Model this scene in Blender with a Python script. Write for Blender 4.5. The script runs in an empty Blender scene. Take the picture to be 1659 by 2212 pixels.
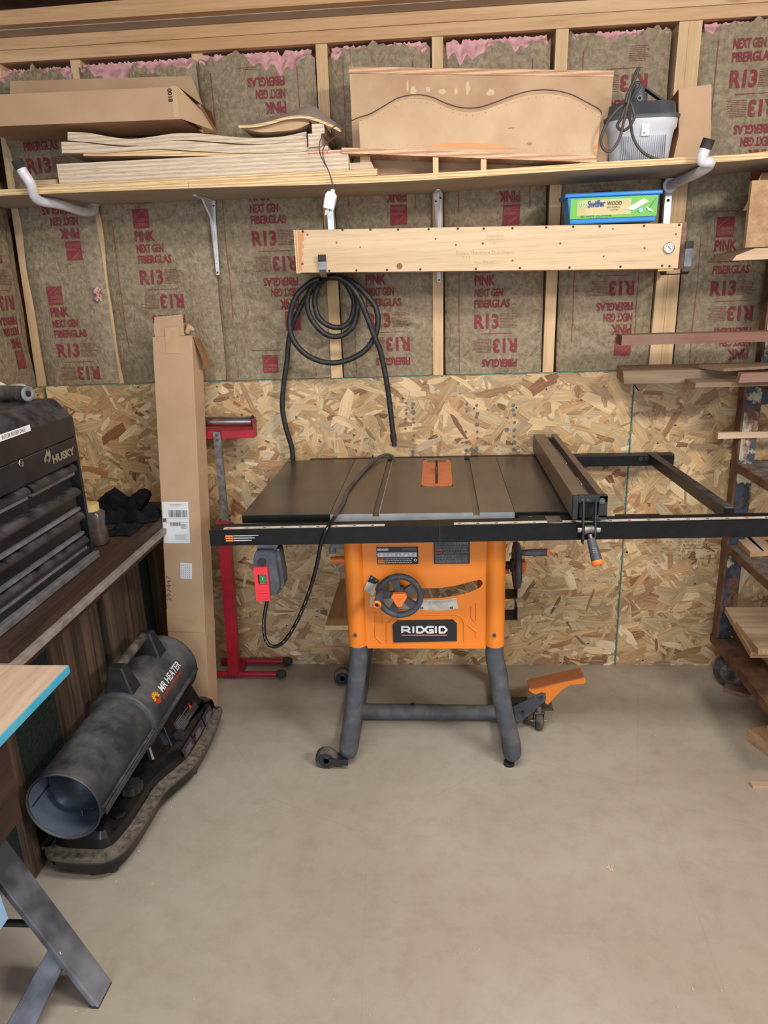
import bpy, bmesh, math, random
from mathutils import Matrix, Vector, Euler, noise
import numpy as np
PI = math.pi
sc = bpy.context.scene
COL = sc.collection

# ------------------------------------------------------------------ camera
CAM = (-0.0012, -2.7639, 1.5438)
YAW, PITCH, ROLL, FPX = .0795, .3013, -.0361, 1565.88
_f = np.array([-math.sin(YAW)*math.cos(PITCH), math.cos(YAW)*math.cos(PITCH), -math.sin(PITCH)])
_r = np.array([math.cos(YAW), math.sin(YAW), 0.])
_u = np.cross(_r, _f)
_R = math.cos(ROLL)*_r + math.sin(ROLL)*_u
_U = -math.sin(ROLL)*_r + math.cos(ROLL)*_u
cam_data = bpy.data.cameras.new('camera')
cam = bpy.data.objects.new('camera', cam_data); COL.objects.link(cam)
cam_data.sensor_fit = 'VERTICAL'; cam_data.sensor_height = 24.0
cam_data.lens = FPX/2212*24.0
cam_data.clip_start = .05
cam.matrix_world = Matrix(((_R[0], _U[0], -_f[0], CAM[0]), (_R[1], _U[1], -_f[1], CAM[1]), (_R[2], _U[2], -_f[2], CAM[2]), (0, 0, 0, 1)))
sc.camera = cam

# ------------------------------------------------------------------ light and exposure
sc.view_settings.view_transform = 'Standard'
sc.view_settings.look = 'None'
sc.view_settings.gamma = 1
sc.view_settings.use_curve_mapping = False
sc.view_settings.exposure = 0.50
w = bpy.data.worlds.new('world'); sc.world = w; w.use_nodes = True
w.node_tree.nodes['Background'].inputs[0].default_value = (.80, .88, 1.0, 1)
w.node_tree.nodes['Background'].inputs[1].default_value = .75
def area(name, loc, target, sx, sy, power, col):
    l = bpy.data.lights.new(name, 'AREA'); l.shape = 'RECTANGLE'; l.size = sx; l.size_y = sy
    l.energy = power; l.color = col
    o = bpy.data.objects.new(name, l); COL.objects.link(o); o.location = loc
    d = Vector(target)-Vector(loc); o.rotation_euler = d.to_track_quat('-Z', 'Y').to_euler()
    return o
area('ceiling_tube_light', (1.95, -2.85, 2.44), (0.0, -0.2, 1.0), .9, .3, 52, (1.0, .965, .92))
area('overhead_tube_light', (0.0, -1.75, 2.47), (0.0, -1.3, 0.0), 1.3, .3, 24, (1.0, .97, .93))
area('garage_door_daylight', (-1.2, -5.6, 1.5), (-0.2, 0, .8), 2.6, 2.2, 70, (.74, .86, 1.0))

def P(u, v, ax, val):
    """a point of the photograph at the depth where it stands (axis plane ax = val)"""
    d = _R*((u-829.5)/FPX) + _U*(-(v-1106)/FPX) + _f
    t = (val-CAM[ax])/d[ax]
    return Vector((CAM[0]+d[0]*t, CAM[1]+d[1]*t, CAM[2]+d[2]*t))

# ------------------------------------------------------------------ materials
def srgb(r, g, b):
    return tuple(((c/255)/12.92 if c/255 <= .04045 else ((c/255+.055)/1.055)**2.4) for c in (r, g, b))
def newmat(name):
    m = bpy.data.materials.new(name); m.use_nodes = True
    nt = m.node_tree; bs = nt.nodes['Principled BSDF']
    return m, nt, bs
def N(nt, t, **kw):
    n = nt.nodes.new(t)
    for k, v in kw.items(): setattr(n, k, v)
    return n
def mixc(nt, fac, a, b, blend='MIX'):
    n = N(nt, 'ShaderNodeMix', data_type='RGBA', blend_type=blend)
    for sock, val in ((n.inputs[0], fac), (n.inputs[6], a), (n.inputs[7], b)):
        if hasattr(val, 'is_linked') or hasattr(val, 'links'): nt.links.new(val, sock)
        else:
            sock.default_value = val if not isinstance(val, tuple) else (val+(1,))[:4]
    return n.outputs[2]
def ramp(nt, src, lo, hi, a=0., b=1.):
    n = N(nt, 'ShaderNodeMapRange'); n.clamp = True
    nt.links.new(src, n.inputs[0])
    for i, v in zip((1, 2, 3, 4), (lo, hi, a, b)): n.inputs[i].default_value = v
    return n.outputs[0]
def coords(nt, scale=(1, 1, 1), rot=(0, 0, 0), kind='Object'):
    tc = N(nt, 'ShaderNodeTexCoord'); mp = N(nt, 'ShaderNodeMapping')
    nt.links.new(tc.outputs[kind], mp.inputs[0]); mp.inputs['Scale'].default_value = scale; mp.inputs['Rotation'].default_value = rot
    return mp.outputs[0]
def noi(nt, vec, scale, detail=4, rough=.55, dist=0.):
    n = N(nt, 'ShaderNodeTexNoise'); nt.links.new(vec, n.inputs['Vector'])
    n.inputs['Scale'].default_value = scale; n.inputs['Detail'].default_value = detail
    n.inputs['Roughness'].default_value = rough; n.inputs['Distortion'].default_value = dist
    return n.outputs[0]
def bump(nt, bs, h, strength=.3, dist=.002):
    b = N(nt, 'ShaderNodeBump'); b.inputs['Strength'].default_value = strength; b.inputs['Distance'].default_value = dist
    nt.links.new(h, b.inputs['Height']); nt.links.new(b.outputs[0], bs.inputs['Normal'])
def plain(name, c, rough=.5, metal=0., c2=None, ns=20., lo=.4, hi=.65, dust=None, dustamt=.5, bumps=0., stretch=(1, 1, 1), spec=.5, alpha=None, dns=9.):
    m, nt, bs = newmat(name)
    c = srgb(*c)
    out = None
    if c2:
        f = ramp(nt, noi(nt, coords(nt, stretch), ns), lo, hi)
        out = mixc(nt, f, c, srgb(*c2))
    if dust:
        # sawdust that has settled on faces turned up, in patches
        g = N(nt, 'ShaderNodeNewGeometry'); sx = N(nt, 'ShaderNodeSeparateXYZ'); nt.links.new(g.outputs['Normal'], sx.inputs[0])
        up = ramp(nt, sx.outputs[2], .0, .9)
        pt = ramp(nt, noi(nt, coords(nt), dns, 6, .65), .38, .62)
        mu = N(nt, 'ShaderNodeMath', operation='MULTIPLY'); nt.links.new(up, mu.inputs[0]); nt.links.new(pt, mu.inputs[1])
        m2 = N(nt, 'ShaderNodeMath', operation='MULTIPLY'); nt.links.new(mu.outputs[0], m2.inputs[0]); m2.inputs[1].default_value = dustamt
        out = mixc(nt, m2.outputs[0], out if out else c, srgb(*dust))
        r2 = ramp(nt, m2.outputs[0], 0, 1, rough, .95); nt.links.new(r2, bs.inputs['Roughness'])
    if out: nt.links.new(out, bs.inputs['Base Color'])
    else: bs.inputs['Base Color'].default_value = c+(1,)
    if not dust: bs.inputs['Roughness'].default_value = rough
    bs.inputs['Metallic'].default_value = metal
    bs.inputs['Specular IOR Level'].default_value = spec
    if bumps: bump(nt, bs, noi(nt, coords(nt), 60, 5), bumps)
    if alpha is not None:
        bs.inputs['Alpha'].default_value = alpha
    return m
def wood(name, c1, c2, axis='X', rough=.65, grain=1., knots=False, c3=None):
    """boards: grain lines along one axis, broad growth bands and small pores"""
    m, nt, bs = newmat(name)
    s = {'X': (.7, 14, 14), 'Y': (14, .7, 14), 'Z': (14, 14, .7)}[axis]
    v = coords(nt, s)
    a = noi(nt, v, 1.6*grain, 5, .6, .6)
    b = noi(nt, v, 9*grain, 3, .7)
    f = ramp(nt, a, .35, .65)
    col = mixc(nt, f, srgb(*c1), srgb(*c2))
    f2 = ramp(nt, b, .5, .72, 0, .45)
    dk = tuple(x*.62 for x in srgb(*c2))
    col = mixc(nt, f2, col, dk)
    if c3:
        f4 = ramp(nt, noi(nt, coords(nt), 3.2, 4, .6), .48, .66, 0, .8)
        col = mixc(nt, f4, col, srgb(*c3))
    if knots:
        vo = N(nt, 'ShaderNodeTexVoronoi'); sk = {'X': (2.2, 9, 9), 'Y': (9, 2.2, 9), 'Z': (9, 9, 2.2)}[axis]
        nt.links.new(coords(nt, sk), vo.inputs['Vector']); vo.inputs['Scale'].default_value = 1
        f3 = ramp(nt, vo.outputs[0], .05, .13, .85, 0)
        col = mixc(nt, f3, col, srgb(120, 78, 44))
    nt.links.new(col, bs.inputs['Base Color']); bs.inputs['Roughness'].default_value = rough
    bs.inputs['Specular IOR Level'].default_value = .25
    bump(nt, bs, b, .12, .001)
    return m
def plyedge(name, c1, c2, step=.0028, axis=2, dark=(120, 82, 48)):
    """the laminated edge of plywood: thin layers stacked along one axis"""
    m, nt, bs = newmat(name)
    sx = N(nt, 'ShaderNodeSeparateXYZ'); v0 = coords(nt); nt.links.new(v0, sx.inputs[0])
    n2 = noi(nt, coords(nt, (3, 3, 3)), 2.0, 3)
    add = N(nt, 'ShaderNodeMath', operation='MULTIPLY_ADD'); nt.links.new(n2, add.inputs[0]); add.inputs[1].default_value = .0035; nt.links.new(sx.outputs[axis], add.inputs[2])
    mu = N(nt, 'ShaderNodeMath', operation='MULTIPLY'); nt.links.new(add.outputs[0], mu.inputs[0]); mu.inputs[1].default_value = PI/step
    si = N(nt, 'ShaderNodeMath', operation='SINE'); nt.links.new(mu.outputs[0], si.inputs[0])
    f = ramp(nt, si.outputs[0], -.5, .6)
    g = noi(nt, coords(nt, (1, 1, 30)), 22, 4)
    col = mixc(nt, f, srgb(*c1), srgb(*c2))
    col = mixc(nt, ramp(nt, g, .5, .75, 0, .6), col, srgb(*dark))
    nt.links.new(col, bs.inputs['Base Color']); bs.inputs['Roughness'].default_value = .75; bs.inputs['Specular IOR Level'].default_value = .2
    return m

M = {}
M['pine'] = wood('pine', (226, 190, 145), (206, 165, 116), 'X')
M['pine_z'] = wood('pine_upright', (222, 192, 152), (204, 168, 124), 'Z')
M['pine_beam'] = wood('pine_beam', (216, 182, 142), (196, 154, 110), 'X', knots=True, grain=.8)
M['pine_y'] = wood('pine_long', (216, 186, 140), (200, 165, 118), 'Y')
M['pine_box'] = wood('clear_pine', (216, 190, 154), (202, 172, 132), 'X', grain=.7, rough=.5)
M['endgrain'] = wood('end_grain', (226, 186, 138), (206, 160, 112), 'Z', grain=1.5)
M['mdf'] = plain('stained_birch_face', (176, 140, 108), .6, c2=(194, 162, 126), ns=4.5, lo=.42, hi=.62, spec=.3)
M['mdf2'] = plain('scuffed_birch_face', (184, 150, 116), .6, c2=(202, 172, 136), ns=3.5, lo=.4, hi=.62, spec=.3)
M['greyboard'] = plain('grey_board_face', (176, 164, 150), .8, c2=(186, 174, 160), ns=6, spec=.2)
M['ply'] = plyedge('plywood_edge', (232, 206, 160), (206, 170, 120), .0042)
M['ply_white'] = plyedge('pale_plywood_edge', (218, 202, 180), (200, 178, 152), .006)
M['ply_warm'] = plyedge('birch_strip_edge', (222, 186, 152), (188, 142, 110), .007)
M['ply_x'] = plyedge('plywood_end_edge', (226, 200, 152), (196, 160, 112), .005, 0)
M['osb_slab'] = plain('strand_board_edge', (196, 152, 96), .8, c2=(160, 112, 62), ns=40)
M['teal'] = plain('teal_edge_paint', (58, 128, 118), .7)
M['card'] = plain('cardboard', (184, 152, 120), .85, c2=(194, 162, 130), ns=5, spec=.2)
M['card_dark'] = plain('dark_cardboard', (150, 114, 82), .9, c2=(140, 104, 72), ns=7, spec=.1)
M['tape'] = plain('packing_tape', (198, 168, 132), .35, c2=(190, 158, 122), ns=15)
M['white'] = plain('white_label', (226, 228, 230), .6)
M['ink'] = plain('black_ink', (30, 28, 28), .7)
M['ink_soft'] = plain('grey_ink', (92, 90, 92), .7)
M['redprint'] = plain('red_print', (134, 50, 58), .85, c2=(122, 82, 70), ns=34, lo=.5, hi=.7)
M['redline'] = plain('red_line_print', (140, 70, 66), .85)
M['smallprint'] = plain('small_print', (132, 82, 70), .85)
M['logotext'] = plain('logo_letter', (176, 112, 100), .85)
M['pink'] = plain('pink_fiberglass', (220, 172, 172), .95, c2=(198, 144, 146), ns=30, bumps=.8, spec=.05)
M['sheath'] = plain('wall_sheathing', (150, 104, 92), .9, c2=(120, 84, 70), ns=8)
def kraft():
    m, nt, bs = newmat('kraft_facing')
    v = coords(nt)
    a = noi(nt, v, 55, 6, .7); b = noi(nt, v, 6, 4, .6)
    col = mixc(nt, ramp(nt, a, .36, .64), srgb(164, 148, 120), srgb(118, 105, 84))
    col = mixc(nt, ramp(nt, b, .42, .66, 0, .4), col, srgb(136, 118, 92))
    nt.links.new(col, bs.inputs['Base Color']); bs.inputs['Roughness'].default_value = .62; bs.inputs['Specular IOR Level'].default_value = .35
    h = N(nt, 'ShaderNodeMath', operation='MULTIPLY_ADD')
    wr = noi(nt, coords(nt, (1, 1, .55), (0, .5, 0)), 13, 3, .5, 1.2)
    rid = N(nt, 'ShaderNodeMath', operation='ABSOLUTE'); sb = N(nt, 'ShaderNodeMath', operation='SUBTRACT'); nt.links.new(wr, sb.inputs[0]); sb.inputs[1].default_value = .5
    nt.links.new(sb.outputs[0], rid.inputs[0])
    cl = ramp(nt, rid.outputs[0], 0, .07)
    nt.links.new(a, h.inputs[0]); h.inputs[1].default_value = .12; nt.links.new(cl, h.inputs[2])
    bump(nt, bs, h.outputs[0], .4, .004)
    return m
M['kraft'] = kraft()
def osb():
    m, nt, bs = newmat('strand_board_flakes')
    at = N(nt, 'ShaderNodeVertexColor'); at.layer_name = 'Col'
    v = coords(nt, (2.2, 55, 1), kind='UV')
    a = noi(nt, v, 3.0, 4, .65, .3)
    d = mixc(nt, ramp(nt, a, .42, .72, 0, .75), at.outputs[0], (.72, .56, .38), 'MULTIPLY')
    l = mixc(nt, ramp(nt, a, .5, .3, 0, .22), d, srgb(240, 216, 168))
    nt.links.new(l, bs.inputs['Base Color']); bs.inputs['Roughness'].default_value = .5; bs.inputs['Specular IOR Level'].default_value = .35
    bump(nt, bs, a, .22, .001)
    return m
M['osb'] = osb()
def concrete():
    m, nt, bs = newmat('concrete_floor')
    v = coords(nt)
    a = noi(nt, v, 1.1, 6, .6, .4); b = noi(nt, v, 14, 6, .7); c = noi(nt, v, 160, 2)
    col = mixc(nt, ramp(nt, a, .38, .62), srgb(172, 161, 144), srgb(186, 177, 163))
    col = mixc(nt, ramp(nt, b, .45, .75, 0, .35), col, srgb(138, 122, 102))
    col = mixc(nt, ramp(nt, c, .66, .74, 0, .4), col, srgb(196, 184, 164))
    # hairline cracks
    vo = N(nt, 'ShaderNodeTexVoronoi', feature='DISTANCE_TO_EDGE'); nt.links.new(coords(nt, (1, .6, 1)), vo.inputs['Vector']); vo.inputs['Scale'].default_value = .9
    col = mixc(nt, ramp(nt, vo.outputs[0], .0, .0018, .12, 0), col, srgb(110, 96, 80))
    nt.links.new(col, bs.inputs['Base Color'])
    nt.links.new(ramp(nt, b, .3, .7, .42, .62), bs.inputs['Roughness'])
    bump(nt, bs, b, .06, .002)
    return m
M['concrete'] = concrete()
BL = dict(dust=(134, 116, 96))
M['cast'] = plain('dusty_cast_iron', (92, 80, 68), .36, .3, c2=(114, 100, 84), ns=7, lo=.35, hi=.7, stretch=(1, .4, 1))
M['castedge'] = plain('bare_cast_edge', (142, 146, 148), .5, .2, c2=(160, 162, 162), ns=20)
M['wing'] = plain('dark_steel_wing', (58, 54, 52), .27, .35, c2=(92, 82, 70), ns=5, lo=.35, hi=.68)
M['black'] = plain('black_paint', (13, 13, 15), .42, c2=(20, 20, 22), ns=40, spec=.3)
M['blackplastic'] = plain('black_plastic', (32, 33, 36), .5, c2=(44, 45, 48), ns=30)
M['black_dust'] = plain('dusty_black_metal', (24, 25, 30), .34, dust=(104, 98, 98), dustamt=.55, c2=(34, 35, 40), ns=14, dns=16)
M['heater_skin'] = plain('dusty_black_heater_skin', (46, 49, 55), .38, dust=(136, 134, 130), dustamt=.5, c2=(64, 66, 70), ns=9, dns=8)
M['tank'] = plain('glossy_black_tank', (10, 12, 18), .2, dust=(116, 106, 92), dustamt=.10, dns=24)
M['tank_rim'] = plain('dusty_tank_rim', (72, 67, 62), .6, dust=(136, 124, 108), dustamt=.75, dns=60)
M['legpipe'] = plain('dusty_dark_pipe', (74, 78, 86), .55, c2=(104, 106, 108), ns=26, lo=.45, hi=.8, dust=(138, 132, 122), dustamt=.6)
M['orange'] = plain('orange_paint', (236, 134, 44), .36)
M['orange_dust'] = plain('dusty_orange_paint', (184, 116, 78), .6, c2=(196, 122, 72), ns=16)
M['salmon'] = plain('dusty_orange_insert', (206, 118, 72), .6, c2=(190, 110, 72), ns=40)
M['orange_plastic'] = plain('orange_plastic', (240, 122, 44), .4)
M['greyplastic'] = plain('dark_grey_plastic', (66, 70, 78), .5, c2=(94, 96, 100), ns=22, lo=.5, hi=.75)
M['palegrey'] = plain('pale_grey_plastic', (138, 140, 142), .6, c2=(104, 106, 108), ns=20)
M['rubber'] = plain('rubber', (34, 34, 36), .8, c2=(64, 60, 56), ns=30)
M['rubber_dust'] = plain('dusty_rubber', (52, 50, 50), .85, c2=(110, 100, 88), ns=18)
M['steel'] = plain('bright_steel', (158, 158, 156), .25, 1., c2=(122, 122, 122), ns=12)
M['zinc'] = plain('zinc_steel', (150, 148, 142), .4, .9, c2=(110, 106, 100), ns=40)
M['chrome'] = plain('chrome', (214, 214, 214), .24, 1., c2=(170, 166, 160), ns=9)
M['brownsteel'] = plain('dusty_fence_steel', (118, 102, 88), .42, .35, c2=(104, 92, 80), ns=9)
M['red'] = plain('red_paint', (176, 28, 48), .4, c2=(150, 26, 44), ns=16)
M['redplastic'] = plain('red_plastic', (226, 56, 66), .4)
M['green'] = plain('green_button', (40, 130, 72), .4)
M['whitepaint'] = plain('white_paint', (226, 226, 234), .35, c2=(206, 204, 206), ns=18)
M['whiteplastic'] = plain('white_plastic', (232, 232, 230), .4)
M['cream'] = plain('cream_plastic', (210, 206, 188), .5)
M['yellowlid'] = plain('yellow_lid', (206, 186, 120), .5)
M['scale'] = plain('ruler_tape', (206, 202, 192), .5, c2=(180, 174, 162), ns=30)
M['labelblack'] = plain('black_label', (34, 34, 38), .4)
M['warnorange'] = plain('warning_orange', (232, 140, 70), .5)
M['walnut'] = wood('dark_walnut', (74, 54, 46), (48, 34, 30), 'Y', rough=.5)
M['walnut_z'] = wood('dark_walnut_upright', (108, 88, 72), (54, 42, 35), 'Z', rough=.6, grain=1.4)  # lighter grain tone puts the flutes' highlights into the colour
M['lipgrey'] = plain('pale_edge_strip', (150, 140, 134), .6, c2=(120, 108, 100), ns=20)
M['greytop'] = plain('grey_sheet_face', (172, 158, 146), .8)
M['lip_light_dust'] = plain('lit_dusty_lip', (116, 114, 116), .6, c2=(84, 84, 88), ns=18)  # painted light on the drawer lips, dust on the chest's base ledge
M['felt'] = plain('green_felt', (33, 43, 41), .95, c2=(46, 56, 53), ns=90, bumps=.5, spec=.1)
M['cloth'] = plain('black_cloth', (20, 22, 26), .9, c2=(30, 32, 36), ns=30, bumps=.4, spec=.1)
M['hosemat'] = plain('black_rubber_hose', (26, 27, 30), .5, c2=(48, 48, 48), ns=60)
M['cord'] = plain('black_cord', (16, 17, 20), .28)
M['cord_dust'] = plain('dusty_cord', (84, 76, 72), .6, c2=(60, 56, 54), ns=20)
M['thinwire'] = plain('thin_brown_wire', (74, 60, 52), .6)
M['tub'] = plain('cloudy_plastic_tub', (206, 208, 214), .4, c2=(190, 192, 198), ns=6)
M['tubrib'] = plain('tub_rib', (164, 166, 172), .5)
M['vacgrey'] = plain('vacuum_grey_lid', (72, 76, 82), .5, c2=(88, 92, 96), ns=12)
M['swblue'] = plain('blue_tub_plastic', (52, 140, 218), .3)
M['swgreen'] = plain('green_label', (108, 186, 70), .4)
M['swtan'] = plain('tan_label', (206, 192, 140), .5, c2=(188, 176, 124), ns=12)
M['swnavy'] = plain('navy_lettering', (28, 60, 140), .5)
M['swbrown'] = plain('brown_lettering', (84, 70, 40), .5)
M['pale'] = plain('pale_cloth_print', (226, 232, 224), .6)
M['mahog'] = wood('reddish_timber', (150, 112, 96), (128, 90, 76), 'X', c3=(136, 112, 98))
M['greywood'] = wood('weathered_board', (152, 128, 106), (122, 98, 76), 'X')
M['palewood'] = wood('pale_dusty_board', (206, 180, 152), (184, 156, 128), 'X')
M['palewood_y'] = wood('pale_dusty_board_long', (214, 186, 160), (196, 166, 138), 'Y')
M['oak_y'] = wood('tan_board_long', (190, 156, 118), (164, 128, 92), 'Y')
def rust():
    m, nt, bs = newmat('rusty_painted_steel')
    v = coords(nt)
    a = noi(nt, v, 14, 6, .7); b = noi(nt, v, 7, 5, .65)
    col = mixc(nt, ramp(nt, a, .46, .54), srgb(58, 68, 84), srgb(40, 38, 40))
    col = mixc(nt, ramp(nt, b, .52, .56), col, srgb(176, 168, 146))
    col = mixc(nt, ramp(nt, noi(nt, coords(nt, (1, 1, .5)), 10, 5, .7), .54, .62), col, srgb(112, 74, 46))
    nt.links.new(col, bs.inputs['Base Color']); bs.inputs['Roughness'].default_value = .6
    return m
M['rust'] = rust()
M['rustbrown'] = plain('rusty_brown_steel', (112, 80, 56), .75, .1, c2=(74, 54, 42), ns=16)
M['mesh'] = plain('dusty_expanded_metal', (112, 96, 84), .75, .2, c2=(70, 58, 50), ns=20)
M['bluetape'] = plain('bright_blue_edge', (60, 168, 206), .5, c2=(90, 176, 200), ns=14)
M['plytop'] = wood('plywood_top_face', (212, 188, 166), (194, 166, 142), 'Y', grain=.8)
M['horse'] = plain('dusty_lit_steel', (66, 70, 78), .45, .3, c2=(150, 152, 164), ns=3, lo=.40, hi=.58)  # bluish patches mix dust with daylight painted onto the legs
M['bluetub'] = plain('pale_blue_plastic', (150, 190, 230), .35)
M['orangestain'] = plain('orange_varnish', (214, 132, 52), .4, c2=(200, 140, 80), ns=9)
M['liner_daylight'] = plain('heater_inside', (136, 148, 168), .36, .5, c2=(118, 130, 150), ns=4)  # blue grey holds the daylight reflected inside the barrel
M['bluegrey'] = plain('heater_bell', (66, 76, 92), .28, .4)
M['glow_sun'] = plain('sun_logo_yellow', (238, 176, 40), .5)
M['redlogo'] = plain('red_lettering', (206, 66, 44), .5)
M['emblem'] = plain('silver_badge', (176, 168, 150), .35, .6)
M['chip'] = plain('wood_chip', (206, 184, 152), .8)
M['ceil'] = plain('kraft_ceiling', (122, 92, 64), .9, c2=(96, 70, 48), ns=14)
M['gap_shade'] = plain('bare_gap', (30, 26, 24), .9)  # near-black fill, the shade of open slots put into colour
# ------------------------------------------------------------------ mesh helpers
_tc = {}
def text_geo(s, bold=.0):
    k = (s, bold)
    if k in _tc: return _tc[k]
    cu = bpy.data.curves.new('t', 'FONT'); cu.body = s; cu.size = 1; cu.offset = bold; cu.resolution_u = 3
    o = bpy.data.objects.new('t', cu); COL.objects.link(o)
    bpy.context.view_layer.update()
    me = o.evaluated_get(bpy.context.evaluated_depsgraph_get()).to_mesh()
    vs = [v.co.copy() for v in me.vertices]; fs = [tuple(p.vertices) for p in me.polygons]
    o.to_mesh_clear() if hasattr(o, 'to_mesh_clear') else None
    bpy.data.objects.remove(o); bpy.data.curves.remove(cu)
    if vs:
        x0 = min(v.x for v in vs); x1 = max(v.x for v in vs); y0 = min(v.y for v in vs); y1 = max(v.y for v in vs)
        vs = [Vector(((v.x-x0)/(x1-x0), (v.y-y0)/(y1-y0), 0)) for v in vs]
        asp = (x1-x0)/(y1-y0)
    else: asp = 1
    _tc[k] = (vs, fs, asp); return _tc[k]

def smooth(pts, n=8, closed=False):
    pts = [Vector(p) for p in pts]; out = []
    m = len(pts)
    rng = range(m) if closed else range(m-1)
    for i in rng:
        if closed: a, b, c, d = pts[i-1], pts[i], pts[(i+1) % m], pts[(i+2) % m]
        else: a, b, c, d = pts[max(i-1, 0)], pts[i], pts[i+1], pts[min(i+2, m-1)]
        for k in range(n):
            t = k/n
            out.append(.5*((2*b)+(c-a)*t+(2*a-5*b+4*c-d)*t*t+(3*b-a-3*c+d)*t**3))
    if not closed: out.append(pts[-1])
    return out

class MB:
    def __init__(s):
        s.v = []; s.f = []; s.fm = []; s.fs = []; s.mats = []; s.X = None; s.col = None; s.uv = None
    def mi(s, m):
        if isinstance(m, str): m = M[m]
        if m not in s.mats: s.mats.append(m)
        return s.mats.index(m)
    def add(s, vs, fs, m, sm=False):
        o = len(s.v); X = s.X
        for v in vs:
            v = Vector(v); s.v.append(tuple(X @ v) if X is not None else tuple(v))
        i = s.mi(m)
        for f in fs:
            s.f.append(tuple(o+k for k in f)); s.fm.append(i); s.fs.append(sm)
        return s
    def box(s, x0, x1, y0, y1, z0, z1, m, mz=None, mx=None):
        vs = [(x0, y0, z0), (x1, y0, z0), (x1, y1, z0), (x0, y1, z0), (x0, y0, z1), (x1, y0, z1), (x1, y1, z1), (x0, y1, z1)]
        if mz is None and mx is None:
            s.add(vs, [(0, 3, 2, 1), (4, 5, 6, 7), (0, 1, 5, 4), (1, 2, 6, 5), (2, 3, 7, 6), (3, 0, 4, 7)], m)
        else:
            s.add(vs, [(0, 1, 5, 4), (2, 3, 7, 6)], m); s.add(vs, [(1, 2, 6, 5), (3, 0, 4, 7)], mx or m)
            s.add(vs, [(0, 3, 2, 1), (4, 5, 6, 7)], mz or m)
        return s
    def prism(s, poly, plane, a0, a1, m, mside=None, sm=False):
        n = len(poly)
        def mk(p, a):
            return {'xz': (p[0], a, p[1]), 'xy': (p[0], p[1], a), 'yz': (a, p[0], p[1])}[plane]
        vs = [mk(p, a0) for p in poly]+[mk(p, a1) for p in poly]
        s.add(vs, [tuple(range(n)), tuple(range(2*n-1, n-1, -1))], m)
        s.add(vs, [(i, (i+1) % n, n+(i+1) % n, n+i) for i in range(n)], mside or m, sm)
        return s
    def tube(s, pts, r, m, seg=12, caps=True, closed=False, flat=1., up=None):
        pts = [Vector(p) for p in pts]; n = len(pts)
        rs = r if isinstance(r, (list, tuple)) else [r]*n
        T = []
        for i in range(n):
            if closed: t = pts[(i+1) % n]-pts[i-1]
            else: t = pts[min(i+1, n-1)]-pts[max(i-1, 0)]
            T.append(t.normalized() if t.length > 1e-9 else Vector((0, 0, 1)))
        nrm = Vector(up) if up else (Vector((0, 0, 1)) if abs(T[0].z) < .9 else Vector((1, 0, 0)))
        vs = []
        for i in range(n):
            nrm = (nrm-T[i]*nrm.dot(T[i]))
            nrm.normalize(); b = T[i].cross(nrm)
            for k in range(seg):
                a = 2*PI*k/seg
                vs.append(pts[i]+nrm*(rs[i]*math.cos(a)*flat)+b*(rs[i]*math.sin(a)))
        fs = []
        for i in range(n if closed else n-1):
            j = (i+1) % n
            for k in range(seg):
                fs.append((i*seg+k, i*seg+(k+1) % seg, j*seg+(k+1) % seg, j*seg+k))
        s.add(vs, fs, m, True)
        if caps and not closed:
            s.add(vs[:seg], [tuple(range(seg-1, -1, -1))], m); s.add(vs[-seg:], [tuple(range(seg))], m)
        return s
    def cyl(s, p0, p1, r, m, seg=20, r1=None, mcap=None):
        s.tube([p0, p1], [r, r if r1 is None else r1], m, seg, caps=False)
        v = s.v[-2*seg:]
        X = s.X; s.X = None
        s.add(v[:seg], [tuple(range(seg-1, -1, -1))], mcap or m); s.add(v[seg:], [tuple(range(seg))], mcap or m)
        s.X = X
        return s
    def lathe(s, prof, org, axis, m, seg=28, sm=True):
        ax = Vector(axis).normalized(); u = ax.orthogonal().normalized(); w_ = ax.cross(u); org = Vector(org)
        vs = []; n = len(prof)
        for (r, h) in prof:
            for k in range(seg):
                a = 2*PI*k/seg; vs.append(org+ax*h+(u*math.cos(a)+w_*math.sin(a))*r)
        fs = [(i*seg+k, i*seg+(k+1) % seg, (i+1)*seg+(k+1) % seg, (i+1)*seg+k) for i in range(n-1) for k in range(seg)]
        s.add(vs, fs, m, sm); return s
    def text(s, st, org, right, upv, h, m, width=None, bold=.02, off=.0006, align='l', fn=None, sub=0.):
        """letters laid on a surface: org = lower left, right/upv = directions"""
        vs, fs, asp = text_geo(st, bold)
        if not vs: return s
        W = width if width else asp*h
        R_ = Vector(right).normalized(); U_ = Vector(upv).normalized(); Nn = R_.cross(U_)
        o = Vector(org)
        if align == 'c': o = o-R_*(W/2)-U_*(h/2)
        if sub:
            bm = bmesh.new(); bv = [bm.verts.new((v.x*W, v.y*h, 0)) for v in vs]
            for f in fs:
                try: bm.faces.new([bv[i] for i in f])
                except ValueError: pass
            for _ in range(3):
                es = [e for e in bm.edges if e.calc_length() > sub]
                if not es: break
                bmesh.ops.subdivide_edges(bm, edges=es, cuts=1, use_grid_fill=False)
                bmesh.ops.triangulate(bm, faces=[f for f in bm.faces if len(f.verts) > 3])
            bm.verts.index_update()
            pts = [(v.co.x, v.co.y) for v in bm.verts]; fs = [tuple(v.index for v in f.verts) for f in bm.faces]; bm.free()
        else: pts = [(v.x*W, v.y*h) for v in vs]
        out = []
        for x, y in pts:
            p = o+R_*x+U_*y
            out.append(fn(p) if fn else p+Nn*off)
        s.add(out, fs, m); return s
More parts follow.
